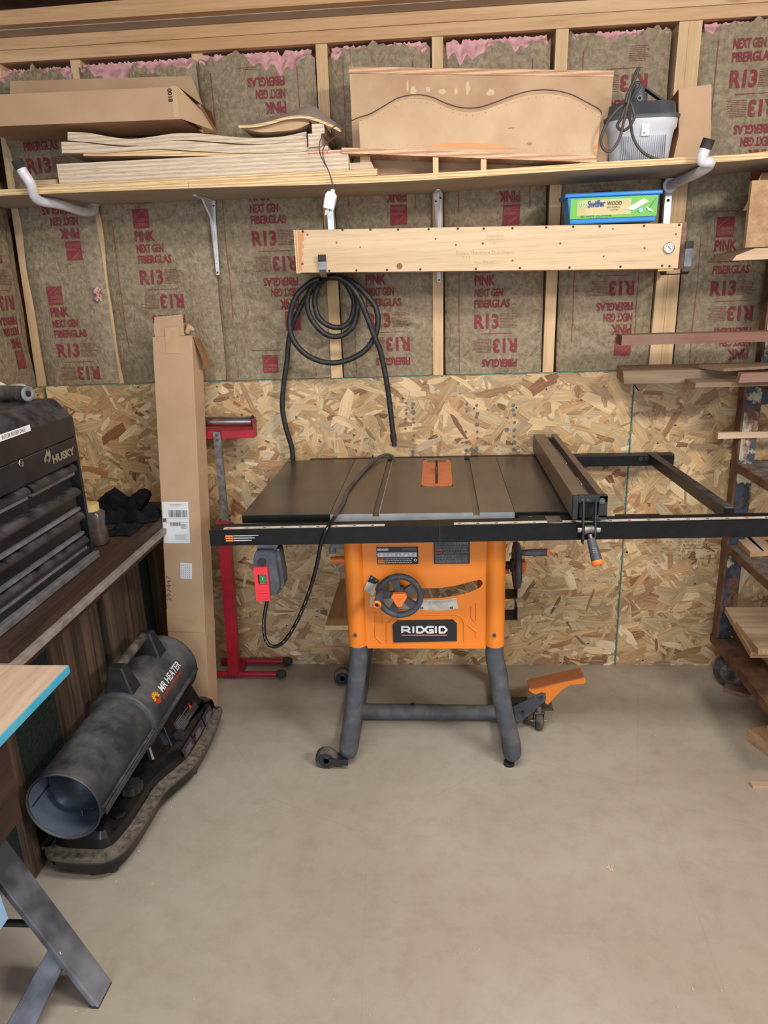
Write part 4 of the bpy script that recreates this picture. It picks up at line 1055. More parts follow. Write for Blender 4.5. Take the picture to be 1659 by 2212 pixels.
# curved bent plywood sheet
def sheet(front, back, th, yF, yB, name, label):
    F_ = smooth([px(u, v, yF) for u, v in front], 5); B_ = smooth([P(u, v, 1, yB) for u, v in back], 5)
    n = min(len(F_), len(B_)); vs = []
    for i in range(n):
        f, b = F_[i], B_[i]; vs += [f, b, b-Vector((0, 0, th)), f-Vector((0, 0, th))]
    m = MB(); tp = []; ed = []; bt = []
    for i in range(n-1):
        a, b = 4*i, 4*i+4
        tp.append((a, b, b+1, a+1)); ed += [(a+3, b+3, b, a), (a+1, b+1, b+2, a+2)]; bt.append((a+2, b+2, b+3, a+3))
    m.add(vs, tp, 'greytop', True); m.add(vs, bt, 'mdf2', True); m.add(vs, ed+[(0, 1, 2, 3), (4*n-1, 4*n-2, 4*n-3, 4*n-4)], 'ply'); return m.build(name, None, label, 'plywood')
sheet([(515, 270), (545, 269), (580, 263), (620, 252), (660, 250), (700, 262), (735, 279)], [(519, 266), (545, 262), (585, 254), (630, 240), (673, 228), (705, 250), (740, 276)], .008, SF-.01, -.12, 'bent_plywood', 'bent grey faced plywood sheet lying over the wavy boards')
a, b = px(560, 268), px(664, 268); 
wavy([(517, 272), (560, 267), (610, 259), (650, 256), (668, 259)], [(521, 277), (560, 285), (600, 284), (640, 279), (668, 267)], SF+.01, -.15, 'bent_offcut', 'curved veneer offcut tucked under the bent grey sheet', 'mdf2')
# cardboard boxes at the left end
cz = px(0, 272).z
fr = [px(-60, 207), px(385, 187), px(392, 257), px(-60, 275)]
m = MB(); y2 = -.078
D = Vector((0, 1, 0))
bk = [Vector((p.x, y2, p.z)) for p in fr]
vs = fr+bk; m.add(vs, [(3, 2, 1, 0), (4, 5, 6, 7), (0, 1, 5, 4), (2, 3, 7, 6), (3, 0, 4, 7)], 'card')
cb = m.build('cardboard_box', None, 'long open cardboard box marked 0018 on the left end of the shelf', 'box')
mm = MB()
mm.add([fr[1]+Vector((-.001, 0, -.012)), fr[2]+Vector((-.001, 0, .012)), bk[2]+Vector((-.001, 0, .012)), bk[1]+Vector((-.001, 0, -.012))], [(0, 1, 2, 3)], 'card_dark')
f = [fr[1], fr[2], fr[2]+Vector((.07, .10, -.016)), fr[1]+Vector((.045, .075, -.055))]
mm.add([Vector(p) for p in f], [(0, 1, 2, 3)], 'card')
mm.build('end_flap', cb)
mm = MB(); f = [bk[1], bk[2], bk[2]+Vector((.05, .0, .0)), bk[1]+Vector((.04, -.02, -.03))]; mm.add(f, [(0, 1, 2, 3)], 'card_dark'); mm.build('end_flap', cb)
mm = MB(); q = fr[1]; mm.rect((q.x-.006, -.3, px(385, 256).z+.004), (-1, 0, 0), (0, 0, 1), .018, .085, 'tape', off=-.0008); mm.build('tape', cb)
mm = MB(); a = px(371, 191); mm.text('0018', (a.x-.014, SF-.0009, a.z), (0, 0, -1), (1, 0, 0), .014, 'ink', .037, .03); mm.build('marker_number', cb, 'black marker number 0018')
m = MB(); q = [P(10, 176, 1, -.28), P(415, 163, 1, -.28), P(428, 182, 1, -.04), P(30, 200, 1, -.04)]
q = [P(22, 175, 1, -.06), P(413, 164, 1, -.06), P(452, 270, 1, -.045), P(20, 285, 1, -.045)]
m.add(q+[p+Vector((0, .012, 0)) for p in q], [(3, 2, 1, 0), (4, 5, 6, 7), (0, 1, 5, 4), (1, 2, 6, 5), (2, 3, 7, 6), (3, 0, 4, 7)], 'card'); m.build('cardboard_sheet', None, 'flat cardboard box standing against the wall behind the open box', 'box')
# the two bending forms
yb = -.2
q = xz([(755, 158), (1325, 165), (1316, 247), (756, 264)], yb)
qa, qb = q[0], q[2]
zsh = zt_s(.2)+.001
form = thing('bending_form', ((q[0][0]+q[1][0])/2, yb, zsh), 'large plywood bending form with flat top strip, standing at the back', 'form')
m = MB(); m.prism([(q[0][0], q[0][1]), (q[1][0], q[1][1]), (q[1][0]-.004, zsh), (q[0][0], zsh)], 'xz', yb+.002, yb+.014, 'mdf')
# worn pale patches on the face
r = random.Random(12)
m.build('front_face', form)
m = MB(); m.prism([(q[0][0], q[0][1]), (q[1][0], q[1][1]), (q[1][0]-.004, zsh), (q[0][0], zsh)], 'xz', -.045, -.035, 'mdf'); m.build('back_face', form)
m = MB(); s_ = xz([(754, 144), (1326, 153), (1325, 166), (754, 158)], yb); m.prism(s_, 'xz', yb-.001, -.03, 'ply_warm'); m.build('top_strip', form, bevel=.001)
for t in (0, .34, .66, 1):
    x = q[0][0]+(q[1][0]-.02-q[0][0])*t; m = MB(); m.box(x+.004, x+.016, yb+.014, -.046, zsh, q[0][1]-.005+(q[1][1]-q[0][1])*t, 'mdf2'); m.build('rib', form)
M['pale_stain'] = plain('pale_glue_stain', (206, 178, 140), .6)
M['brown_mark'] = plain('brown_scratch', (150, 120, 92), .7)
m = MB(); r = random.Random(2)
def blob(u, v, w_, h_, y, mt, k=0, n=14):
    c = P(u, v, 1, y); m.add([(c.x+w_*math.cos(2*PI*i/n)*r.uniform(.6, 1.1), y-.0004-k*.00004, c.z+h_*math.sin(2*PI*i/n)*r.uniform(.6, 1.1)) for i in range(n)], [tuple(range(n))], mt)
for i, (u, v, w_, h_) in enumerate([(893, 196, .010, .016), (925, 193, .008, .008), (955, 198, .012, .010), (1010, 190, .009, .020), (1060, 200, .014, .012), (880, 185, .004, .02), (985, 197, .008, .012)]): blob(u, v, w_, h_, yb+.002, 'pale_stain', i)
form_st = m.build('glue_stain', form)
# the curved form in front
yc = -.30
form2 = thing('bending_form', (.13, yc, zsh), 'curved plywood bending form with a wavy top edge, in front of the flat topped one', 'form')
wv = [(775, 262), (800, 254), (828, 238), (860, 220), (895, 213), (930, 217), (965, 232), (1000, 241), (1035, 240), (1070, 229), (1110, 214), (1150, 204), (1190, 203), (1230, 211), (1265, 228), (1298, 248)]
W_ = smooth([P(u, v, 1, yc) for u, v in wv], 5)
BTM = xz([(1289, 338), (778, 320)], yc)
m = MB(); m.prism([(p.x, p.z) for p in W_]+BTM, 'xz', yc, yc+.012, 'mdf2'); ff = m.build('front_face', form2)
m = MB(); m.prism([(p.x, p.z) for p in W_]+BTM, 'xz', yc+.085, yc+.095, 'mdf2'); m.build('back_face', form2)
m = MB(); vs = []
for p in W_: vs += [(p.x, yc-.001, p.z+.0005), (p.x, yc+.096, p.z+.0005), (p.x, yc+.096, p.z+.004), (p.x, yc-.001, p.z+.004)]
g = []
for i in range(len(W_)-1):
    a, b = 4*i, 4*i+4; g += [(a, b, b+3, a+3), (a+3, b+3, b+2, a+2), (a+1, a+2, b+2, b+1), (a, a+1, b+1, b)]
m.add(vs, g, 'mdf', True); m.build('curved_skin', form2)
m = MB(); q1 = xz([(738, 319), (1289, 337), (1288, 351), (738, 331)], yc-.002); m.prism(q1, 'xz', yc-.004, yc+.10, 'ply_warm'); m.build('base_strip', form2, bevel=.001)
for (u, wd) in ((786, 22), (941, 12), (1045, 12), (1262, 16)):
    a = P(u-wd/2, 340, 1, yc); b = P(u+wd/2, 340, 1, yc); tt = (a.x-q1[0][0])/(q1[1][0]-q1[0][0]); zt_ = q1[3][1]+(q1[2][1]-q1[3][1])*tt-.001
    m = MB(); m.box(a.x, b.x, yc+(.04 if u < 800 else .002), yc+.09, zt_s(a.x)+.001, zt_, 'pine_z'); m.build('leg', form2)
m = MB(); r = random.Random(5); k = 0
for p in W_[::2]: k += 1; m.disc((p.x, yc-.0003, p.z-.009), (0, -1, 0), .0011, 'ink_soft', 6)
for u in range(795, 1290, 17): p = P(u, 311+(u-795)*.036, 1, yc); m.disc((p.x, yc-.0003, p.z), (0, -1, 0), .0009, 'ink_soft', 6)
a_ = [(908, 317), (960, 310), (1020, 308), (1080, 314), (1120, 321), (1050, 322), (960, 320)]
m.add([(x, yc-.0005, z) for x, z in xz(a_, yc)], [tuple(range(7))], 'orangestain')
m.add([(x, yc-.0005, z) for x, z in xz([(1283, 314), (1291, 310), (1290, 322), (1284, 322)], yc)], [(0, 1, 2, 3)], 'orangestain')
for u, v, w_, h_ in ((1103, 277, .012, .002), (1144, 311, .009, .005)): blob(u, v, w_, h_, yc, 'brown_mark', 1)
m.build('varnish_stain', ff)
# thin wire lying along the wave and hanging down with the plug
m = MB()
wp = [P(u, v-5, 1, yc+.02) for u, v in wv[::-1]]
wp = [Vector((.495, -.27, 2.01))]+[p+Vector((0, 0, .004)) for p in wp]
m.tube(smooth(wp+[P(752, 264, 1, -.30), P(728, 270, 1, -.31)], 5), .0018, 'thinwire', 8)
m.tube(smooth([P(728, 270, 1, -.31), P(708, 283, 1, -.32), P(693, 300, 1, -.335), P(690, 325, 1, -.345), P(698, 348, 1, -.35), P(710, 370, 1, -.352), P(718, 395, 1, -.353), P(722, 418, 1, -.353)], 6), .0016, 'thinwire', 8)
m.tube(smooth([P(728, 270, 1, -.31), P(740, 284, 1, -.315), P(722, 297, 1, -.325), P(703, 312, 1, -.338), P(697, 330, 1, -.345), P(702, 352, 1, -.35), P(713, 378, 1, -.352), P(722, 418, 1, -.354)], 6), .0016, 'thinwire', 8)
lw = m.build('lamp_cord', None, 'thin brown cord draped over the curved form, its white plug hanging below the shelf', 'cord')
a = P(714, 433, 1, -.354); m = MB(); m.X = Matrix.Translation(a) @ Matrix.Rotation(.22, 4, 'Y')
m.prism([(-.017, -.024), (.014, -.026), (.017, .016), (.009, .024), (-.010, .024), (-.017, .014)], 'xz', -.012, .012, 'whiteplastic'); m.cyl((.002, 0, .022), (.002, 0, .032), .007, 'whiteplastic', 12)
m.build('plug', lw, 'white plug', bevel=.002)
m = MB(); m.X = Matrix.Translation(a) @ Matrix.Rotation(.22, 4, 'Y')
for dx in (-.008, .006): m.box(dx-.003, dx+.003, -.001, .001, -.044, -.026, 'cream')
m.build('prongs', lw)
# wet and dry vacuum with clear tub
VX, VY = P(1374, 340, 1, -.17).x, -.165
vac = thing('small_vacuum', (VX, VY, zt_s(VX)), 'small vacuum with cloudy plastic tub, dark grey lid and looped cord', 'vacuum')
def rsq(R, k, n=40):
    out = []
    for i in range(n):
        t = 2*PI*i/n; c, s_ = math.cos(t), math.sin(t); e = 2/k
        out.append((R*abs(c)**e*(1 if c > 0 else -1), R*.92*abs(s_)**e*(1 if s_ > 0 else -1)))
    return out
def loft(m, secs, mt, org, k=4., cap=(True, True)):
    n = 40; vs = []
    for (R, z) in secs:
        vs += [(org[0]+x, org[1]+y, z) for x, y in rsq(R, k, n)]
    m.add(vs, [(i*n+j, i*n+(j+1) % n, (i+1)*n+(j+1) % n, (i+1)*n+j) for i in range(len(secs)-1) for j in range(n)], mt, True)
    if cap[1]: m.add(vs[-n:], [tuple(range(n))], mt)
    if cap[0]: m.add(vs[:n], [tuple(range(n-1, -1, -1))], mt)
z0 = zt_s(VX)+.001; zr_ = P(1380, 252, 1, -.26).z; zl = P(1380, 228, 1, -.26).z
m = MB(); loft(m, [(.084, z0), (.090, z0+.004), (.097, z0+(zr_-z0)*.55), (.101, z0+(zr_-z0)*.72), (.108, z0+(zr_-z0)*.80), (.109, zr_)], 'tub', (VX, VY)); tub = m.build('tub', vac, 'cloudy white tub')
m = MB()
for i in range(22):
    x = VX-.066+.0062*i; R0 = .094; y = VY-R0*.92-.0022
    m.box(x, x+.0026, y-.002, y+.006, z0+.012, z0+(zr_-z0)*.60, 'tubrib')
m.box(VX-.012, VX+.012, VY-.0995, VY-.09, z0+(zr_-z0)*.58, z0+(zr_-z0)*.92, 'tub'); m.text('10', (VX-.006, VY-.0998, z0+(zr_-z0)*.62), (1, 0, 0), (0, 0, 1), .005, 'ink_soft')
m.build('ribs', tub)
m = MB(); loft(m, [(.113, zr_-.004), (.115, zr_+.006), (.112, zr_+.008), (.104, zr_+.010), (.099, zl+.012), (.094, zl+.014)], 'vacgrey', (VX, VY)); lid = m.build('lid', vac)
m = MB(); m.cyl((VX-.012, VY-.03, zl+.012), (VX-.012, VY-.03, zl+.042), .028, 'vacgrey', 24); m.cyl((VX-.012, VY-.03, zl+.042), (VX-.012, VY-.03, zl+.066), .021, 'vacgrey', 10)
m.tube([(VX-.014, VY-.055, zl+.027), (VX-.014, VY-.062, zl+.027)], [.008, .008], 'palegrey', 14); m.cyl((VX-.014, VY-.060, zl+.027), (VX-.014, VY-.0625, zl+.027), .005, 'ink', 12); m.build('outlet_port', vac)
m = MB(); m.prism([(VX+.006, zl+.060), (VX+.012, zl+.062), (VX+.098, zl+.008), (VX+.092, zl+.002)], 'xz', VY-.035, VY-.01, 'blackplastic'); m.build('carry_strap', vac)
m = MB(); yc_ = VY-.13
loop = [(1512, 341), (1470, 348), (1425, 345), (1390, 330), (1369, 300), (1362, 265), (1357, 235), (1368, 205), (1383, 187), (1378, 178), (1366, 190), (1352, 225), (1342, 255), (1333, 272), (1345, 282), (1358, 275), (1370, 255), (1368, 240), (1360, 222), (1335, 235), (1310, 268), (1298, 300), (1304, 322), (1320, 326), (1338, 300), (1348, 260), (1358, 215), (1370, 165), (1380, 147), (1374, 165), (1355, 205), (1352, 222)]
m.tube(smooth([P(u, v, 1, yc_-.0018*i) if i else P(u, v, 1, -.2) for i, (u, v) in enumerate(loop)], 5), .0042, 'cord_dust', 10); m.build('power_cord', vac)
# small open carton at the right
m = MB(); F0 = [P(1466, 192, 1, -.20), P(1537, 182, 1, -.20), P(1536, 286, 1, -.20), P(1466, 293, 1, -.20)]
B0 = [P(1448, 215, 1, -.03), Vector((F0[1].x, -.03, F0[1].z)), Vector((F0[2].x, -.03, zsh)), Vector((F0[0].x-.02, -.03, zsh))]
lowF = [Vector((F0[3].x-.012, -.19, zsh+.001)), Vector((F0[2].x, -.19, zsh+.001))]
m.add([F0[0], F0[1], F0[2], F0[3]], [(3, 2, 1, 0)], 'card'); car = m.build('carton', None, 'plain cardboard carton leaning at the right end of the shelf', 'box')
m = MB(); m.add([F0[3], F0[2], lowF[1], lowF[0]], [(0, 1, 2, 3)], 'card'); m.add([F0[0], F0[3], lowF[0], B0[3], B0[0]], [(0, 1, 2, 3, 4)], 'card_dark'); m.add([F0[1], B0[1], B0[2], lowF[1], F0[2]], [(0, 1, 2, 3, 4)], 'card_dark')  # sides use darker cardboard, their shade put into the colour
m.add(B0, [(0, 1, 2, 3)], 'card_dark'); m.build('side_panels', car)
# ------------------------------------------------------------------ shelf brackets and hooks
BRK = 'white steel shelf brackets'
def lbracket(x, z1, z0_, reach, mt, label):
    t = thing('shelf_bracket', (x, -.004, z0_), label, 'bracket', BRK)
    m = MB(); m.prism([(x-.016, z1), (x+.016, z1), (x+.012, z1-.06), (x+.006, z0_), (x-.006, z0_), (x-.010, z1-.06)], 'xz', -.008, -.0045, mt)
    m.box(x-.003, x+.003, -.016, -.006, z0_+.04, z1-.05, mt); m.build('upright', t, bevel=.001)
    m = MB(); m.prism([(x-.017, -.006), (x+.017, -.006), (x+.006, reach), (x-.006, reach)], 'xy', shz(x)-.005, shz(x)-.001, mt); m.build('arm', t, bevel=.001)
    m = MB(); m.prism([(-.006, z1-.075), (-.006, z1-.004), (reach*.75, shz(x)-.006), (reach*.55, shz(x)-.009)], 'yz', x-.0035, x+.0035, mt); m.build('gusset', t)
    for dx, dz in ((-.008, -.028), (.009, -.018), (0, z0_-z1+.008)):
        m = MB(); m.cyl((x+dx, -.006, z1+dz), (x+dx, -.0125, z1+dz), .0032, 'ink', 10); m.build('screw', t)
lbracket(P(463, 500, 1, 0).x, shz(-.8)-.001, P(465, 594, 1, 0).z, -.19, 'whitepaint', 'white steel shelf bracket left of the hose, with a tapering upright')
lbracket(P(947, 500, 1, 0).x, shz(0)-.001, P(948, 610, 1, 0).z, -.105, 'whitepaint', 'pale steel shelf bracket in the middle, running down behind the wooden box')
def tubehook(path, label, cap0):
    t = thing('shelf_hook', path[0], label, 'hook', 'white tube hooks holding the shelf')
    sp = smooth(path, 8); m = MB(); m.tube(sp, .0155, 'whitepaint', 18); m.build('hook_tube', t)
    d = (sp[-1]-sp[-2]).normalized(); m = MB(); m.cyl(sp[-1]-d*.02, sp[-1]+d*.006, .0172, 'rubber', 18, mcap='rubber_dust'); m.build('end_cap', t, 'dark rubber cap')
    m = MB(); p = Vector(path[0]); m.cyl((p.x, -.001, p.z), (p.x, -.006, p.z), .024, 'whitepaint', 20); m.build('wall_flange', t)
zh = -.0175
tubehook([Vector((-1.235, -.006, 1.872)), Vector((-1.225, -.03, 1.842)), Vector((-1.235, -.10, 1.832)), Vector((-1.252, -.22, shz(-1.25)-.020)), Vector((-1.272, -.33, shz(-1.25)-.014)), P(66, 397, 1, -.375), P(50, 372, 1, -.385), P(38, 350, 1, -.39)], 'white tube hook with dark cap under the left end of the shelf', 0)
tubehook([Vector((.800, -.006, shz(.8)-.022)), Vector((.803, -.15, shz(.8)-.020)), Vector((.802, -.30, shz(.8)-.018)), Vector((.808, -.355, shz(.8)-.004)), P(1516, 345, 1, -.375), P(1530, 305, 1, -.385)], 'white tube hook with dark cap under the right end of the shelf', 0)
def strap(x, ztop_, z0_, reach, zup, label, w_=.011):
    t = thing('storage_hook', (x, -.004, z0_), label, 'hook', 'bright steel hooks carrying the wooden box')
    m = MB(); o = ribbon([(-.003, ztop_), (-.003, z0_+.02), (-.012, z0_+.004), (-.03, z0_), (reach+.02, z0_), (reach+.006, z0_+.008), (reach, z0_+.022), (reach-.004, zup-.018)], .004)
    m.prism(o, 'yz', x-w_, x+w_, 'steel'); m.build('hook_strap', t, bevel=.0008)
    m = MB(); m.box(x-w_-.0015, x+w_+.0015, reach-.009, reach+.002, zup-.022, zup, 'rubber'); m.build('end_cap', t, 'dark rubber cap', bevel=.001)
    m = MB(); m.cyl((x, -.004, ztop_-.035), (x, -.0075, ztop_-.035), .005, 'ink', 12); m.build('screw', t)
zlb = P(700, 612, 1, -.2).z
strap(-.374, 1.846, 1.583, -.262, P(693, 550, 1, -.266).z, 'steel storage hook with the hose coil hanging under the left end of the wooden box')
strap(.797, 1.828, 1.550, -.262, P(1478, 521, 1, -.266).z, 'steel storage hook at the right end of the wooden box')
# ------------------------------------------------------------------ long wooden steam box
yF = -.250
q = xz([(643, 497), (1474, 482), (1464, 580), (647, 589)], yF)
sb = thing('steam_box', ((q[0][0]+q[1][0])/2, -.15, q[3][1]), 'long pale pine box with screws and a round dial, hung on two steel hooks', 'box')
m = MB(); m.prism(q, 'xz', yF, yF+.019, 'pine_box'); fb = m.build('front_board', sb, bevel=.0015)
m = MB(); m.prism([(q[0][0], q[0][1]-.02), (q[1][0], q[1][1]-.02), (q[1][0], q[1][1]-.001), (q[0][0], q[0][1]-.001)], 'xz', yF+.0195, -.05, 'pine'); m.build('top_board', sb)
m = MB(); m.prism([(q[3][0], q[3][1]+.001), (q[2][0], q[2][1]+.001), (q[2][0], q[2][1]+.02), (q[3][0], q[3][1]+.02)], 'xz', yF+.0195, -.05, 'pine'); m.build('bottom_board', sb)
m = MB(); m.prism(q, 'xz', -.05, -.032, 'pine'); m.build('back_board', sb)
m = MB(); m.box(q[0][0]-.014, q[0][0]-.0005, yF+.002, -.034, q[3][1]-.002, q[0][1]+.001, 'ply_x'); m.build('end_cap_board', sb)
e = P(1480, 530, 1, yF+.03).x; m = MB(); m.box(q[1][0]+.001, q[1][0]+.020, yF+.02, -.034, q[2][1]-.002, q[1][1]+.004, 'mahog'); m.cyl((q[1][0]-.004, yF+.03, q[1][1]+.001), (q[1][0]+.006, yF+.03, q[1][1]+.001), .003, 'zinc', 8); m.build('end_door', sb)
m = MB(); M['gold'] = plain('brass_latch', (170, 146, 90), .35, .8); a = P(1418, 589, 1, -.23); b = P(1452, 586, 1, -.23); m.box(a.x, b.x, -.245, -.21, q[2][1]-.006, q[2][1]-.0005, 'gold'); m.build('latch', sb)
m = MB()
for u, v in [(654, 500), (740, 496), (800, 496), (860, 496), (926, 495), (989, 494), (1045, 494), (1107, 493), (1180, 491), (1238, 490), (1295, 489), (1391, 488), (1467, 486), (711, 585), (770, 584), (836, 583), (908, 582), (1028, 581), (1123, 579), (1230, 578), (1340, 576), (1430, 574), (1446, 575)]:
    p = P(u, v, 1, yF); m = MB(); m.lathe([(.0033, 0), (.0038, .001), (.0022, .0012), (0, .0004)], (p.x, yF-.0001, p.z), (0, -1, 0), 'nail', 10); m.build('screw_head', fb)
m = MB(); M['knot'] = plain('wood_knot', (142, 98, 66), .6, c2=(112, 74, 50), ns=90); M['pencil'] = plain('pencil_mark', (168, 146, 120), .7); M['burn'] = plain('glue_squeeze', (204, 140, 96), .6)
for u, v, rr in [(727, 524, .0035), (778, 534, .0028), (863, 575, .010), (941, 516, .003), (985, 529, .0035), (1043, 526, .004), (1107, 563, .0035), (1210, 526, .0035), (1304, 554, .003), (1392, 536, .0035), (1324, 495, .003), (1460, 506, .0035), (653, 570, .0045), (664, 507, .004)]:
    p = P(u, v, 1, yF); m.disc((p.x, yF, p.z), (0, -1, 0), rr, 'knot', 14, .0003)
pts = [(662, 500), (655, 508), (659, 515), (653, 524), (657, 533), (652, 540), (656, 549), (651, 557), (655, 566), (651, 575), (655, 584), (647, 585), (645, 540), (643, 500)]
m.add([(x, yF-.00025, z) for x, z in xz(pts, yF)], [tuple(range(len(pts)))], 'burn')
m.build('knots_and_glue', fb)
m = MB(); rt = Vector((q[1][0]-q[0][0], 0, q[1][1]-q[0][1]))
for s_, u, v, h_, w_ in (('Steambox', 1051, 513, .009, .055), ("Roger & Roland", 1050, 520.5, .008, .058), ('7-25', 1058, 528, .007, .020), ("Ross's Mountain Dulcimers", 986, 551, .013, .182), ('7-23.', 998, 560, .010, .028), ('Wax 70% MC', 1024, 570, .008, .068)):
    p = P(u, v, 1, yF); m.text(s_, (p.x, yF, p.z), rt, (0, 0, 1), h_, 'pencil', w_, -.012, off=.0004)
m.build('pencil_notes', fb, 'faint pencil handwriting')
m = MB(); p = P(1444, 536, 1, yF); m.lathe([(.0165, 0), (.0172, .005), (.0165, .008), (.014, .008)], (p.x, yF-.0002, p.z), (0, -1, 0), 'chrome', 32); m.disc((p.x, yF-.0065, p.z), (0, -1, 0), .0142, 'white', 32)
for k in range(12):
    t = 2*PI*k/12; m.disc((p.x+.011*math.cos(t), yF-.0072, p.z+.011*math.sin(t)), (0, -1, 0), .0014, 'ink', 6)
m.tube([(p.x-.005, yF-.009, p.z+.006), (p.x+.006, yF-.009, p.z-.005)], .0009, 'ink', 6); m.build('thermometer_dial', sb, 'round white dial thermometer in a chrome ring')
# blue tub of cloths
yA, yB_ = -.20, -.09
t_ = thing('cloth_tub', (P(1325, 480, 1, yA).x, -.145, P(1325, 479, 1, yA).z), 'blue plastic tub of wood mopping cloths on top of the long wooden box', 'tub')
zbx = q[1][1]+.006+.004; 
o_ = lambda u, v: P(u, v, 1, yA)
x0, x1 = o_(1222, 430).x, o_(1430, 420).x; ztp = o_(1325, 414).z; zbt = max(o_(1325, 481).z, q[0][1]*.25+q[1][1]*.75+.002)
def taper(m, xa, xb, za, xc, xd, zd, y0, y1, mt, dy=.008):
    vs = [(xa, y0+dy, za), (xb, y0+dy, za), (xb, y1-dy, za), (xa, y1-dy, za), (xc, y0, zd), (xd, y0, zd), (xd, y1, zd), (xc, y1, zd)]
    m.add(vs, [(0, 3, 2, 1), (4, 5, 6, 7), (0, 1, 5, 4), (1, 2, 6, 5), (2, 3, 7, 6), (3, 0, 4, 7)], mt)
H_ = ztp-zbt
m = MB(); taper(m, x0+.018, x1-.012, zbt, x0+.006, x1-.006, ztp-.012, yA, yB_, 'swblue'); m.build('tub_body', t_, bevel=.004)
m = MB(); m.box(x0-.004, x1+.002, yA-.006, yB_+.006, ztp-.013, ztp, 'swblue'); m.build('tub_lid', t_, bevel=.004)
m = MB(); fA = lambda a, b: (x0+.012+(x1-x0-.024)*a, yA+.0065-.0066*b, zbt+H_*(.26+.58*b))
yy = yA-.0012; za, zb2 = zbt+H_*.17, zbt+H_*.83; xa, xb = x0+.016, x1-.012; WW = xb-xa; HH = zb2-za
def SL(a, b, w_, h_, mt, k=0): m.add([(xa+WW*a, yy+.003*(1-b)-k*.0003, za+HH*b), (xa+WW*(a+w_), yy+.003*(1-b)-k*.0003, za+HH*b), (xa+WW*(a+w_), yy+.003*(1-b-h_)-k*.0003, za+HH*(b+h_)), (xa+WW*a, yy+.003*(1-b-h_)-k*.0003, za+HH*(b+h_))], [(0, 1, 2, 3)], mt)
SL(0, 0, 1, 1, 'swgreen'); SL(.08, .14, .62, .76, 'swtan', 1)
m.text('Swiffer', (xa+WW*.20, yy-.001, za+HH*.52), (1, 0, .04), (0, 0, 1), HH*.34, 'swnavy', WW*.20, .03)
m.text('WOOD', (xa+WW*.42, yy-.001, za+HH*.60), (1, 0, .0), (0, 0, 1), HH*.20, 'swbrown', WW*.17, .02)
m.text('WET MOPPING', (xa+WW*.42, yy-.001, za+HH*.46), (1, 0, 0), (0, 0, 1), HH*.09, 'swbrown', WW*.15, .0)
m.text('CLOTHS', (xa+WW*.46, yy-.001, za+HH*.34), (1, 0, 0), (0, 0, 1), HH*.08, 'swbrown', WW*.09, .0)
m.text('20 WET CLOTHS', (xa+WW*.12, yy-.001+.0018, za+HH*.05), (1, 0, 0), (0, 0, 1), HH*.10, 'swbrown', WW*.36, .0)
m.disc((xa+WW*.14, yy-.0006, za+HH*.70), (0, -1, 0), HH*.15, 'white', 20); m.disc((xa+WW*.14, yy-.0009, za+HH*.70), (0, -1, 0), HH*.125, 'swgreen', 20); m.text('Y', (xa+WW*.14, yy-.0012, za+HH*.70), (1, 0, 0), (0, 0, 1), HH*.16, 'white', HH*.12, .02, align='c')
m.add([(xa+WW*a, yy-.0012, za+HH*b) for a, b in ((.64, .40), (.72, .30), (.90, .72), (.84, .88))], [(0, 1, 2, 3)], 'pale'); m.add([(xa+WW*a, yy-.0015, za+HH*b) for a, b in ((.86, .50), (.90, .26), (.96, .20), (.91, .40))], [(0, 1, 2, 3)], 'pale')
m.add([(xa+WW*a, yy-.0016, za+HH*b) for a, b in ((.90, .36), (.905, .34), (.98, .84), (.972, .85))], [(0, 1, 2, 3)], 'palegrey'); m.disc((xa+WW*.81, yy-.0014, za+HH*.30), (0, -1, 0), HH*.12, 'bluetub', 14)
m.build('printed_label', t_, 'green and tan label lettered Swiffer WOOD')
# ------------------------------------------------------------------ hose coil
m = MB(); yh = -.085
def HP(lst): return [P(u, v, 1, y) for u, v, y in lst]
R = .0098
p1 = HP([(633, 996, -.055), (630, 965, -.055), (618, 925, -.06), (610, 880, -.06), (613, 830, -.06), (620, 780, -.06), (624, 735, -.06), (636, 690, -.065), (660, 645, -.07), (690, 606, -.08)])
m.tube(smooth([Vector((p1[0].x+.004, -.05, .70)), Vector((p1[0].x, -.052, .85))]+p1+HP([(712, 598, -.09), (735, 602, -.09), (755, 625, -.085), (765, 655, -.08), (758, 690, -.08), (738, 706, -.08), (712, 704, -.08), (688, 685, -.08), (680, 650, -.08), (688, 618, -.085), (706, 600, -.10)]), 8), R, 'hosemat', 18)
m.tube(smooth(HP([(706, 600, -.10), (738, 602, -.105), (765, 622, -.105), (773, 655, -.10), (765, 700, -.10), (740, 724, -.10), (708, 724, -.10), (680, 700, -.10), (665, 668, -.10), (668, 630, -.105), (690, 603, -.12)]), 8), R, 'hosemat', 18)
m.tube(smooth(HP([(690, 603, -.12), (668, 612, -.12), (640, 640, -.125), (627, 680, -.125), (627, 715, -.125), (640, 745, -.125), (668, 770, -.125), (705, 783, -.125), (745, 780, -.125), (785, 760, -.125), (808, 730, -.125), (816, 700, -.125), (812, 665, -.125), (790, 635, -.125), (765, 612, -.125), (735, 599, -.14), (712, 599, -.15), (735, 601, -.15), (758, 618, -.15), (778, 648, -.15), (795, 690, -.145), (812, 735, -.14), (822, 760, -.135), (836, 830, -.13), (845, 900, -.125), (850, 945, -.125)]), 8), R, 'hosemat', 18)
ho = m.build('rubber_hose', None, 'black rubber hose coiled over the steel hook, one end hanging free', 'hose')
m = MB(); a, b, c = P(849, 938, 1, -.125), P(851, 953, 1, -.125), P(852, 964, 1, -.125); m.cyl(a, b, .0118, 'blackplastic', 18); m.cyl(b, c, .0092, 'blackplastic', 6); m.build('hose_cuff', ho)
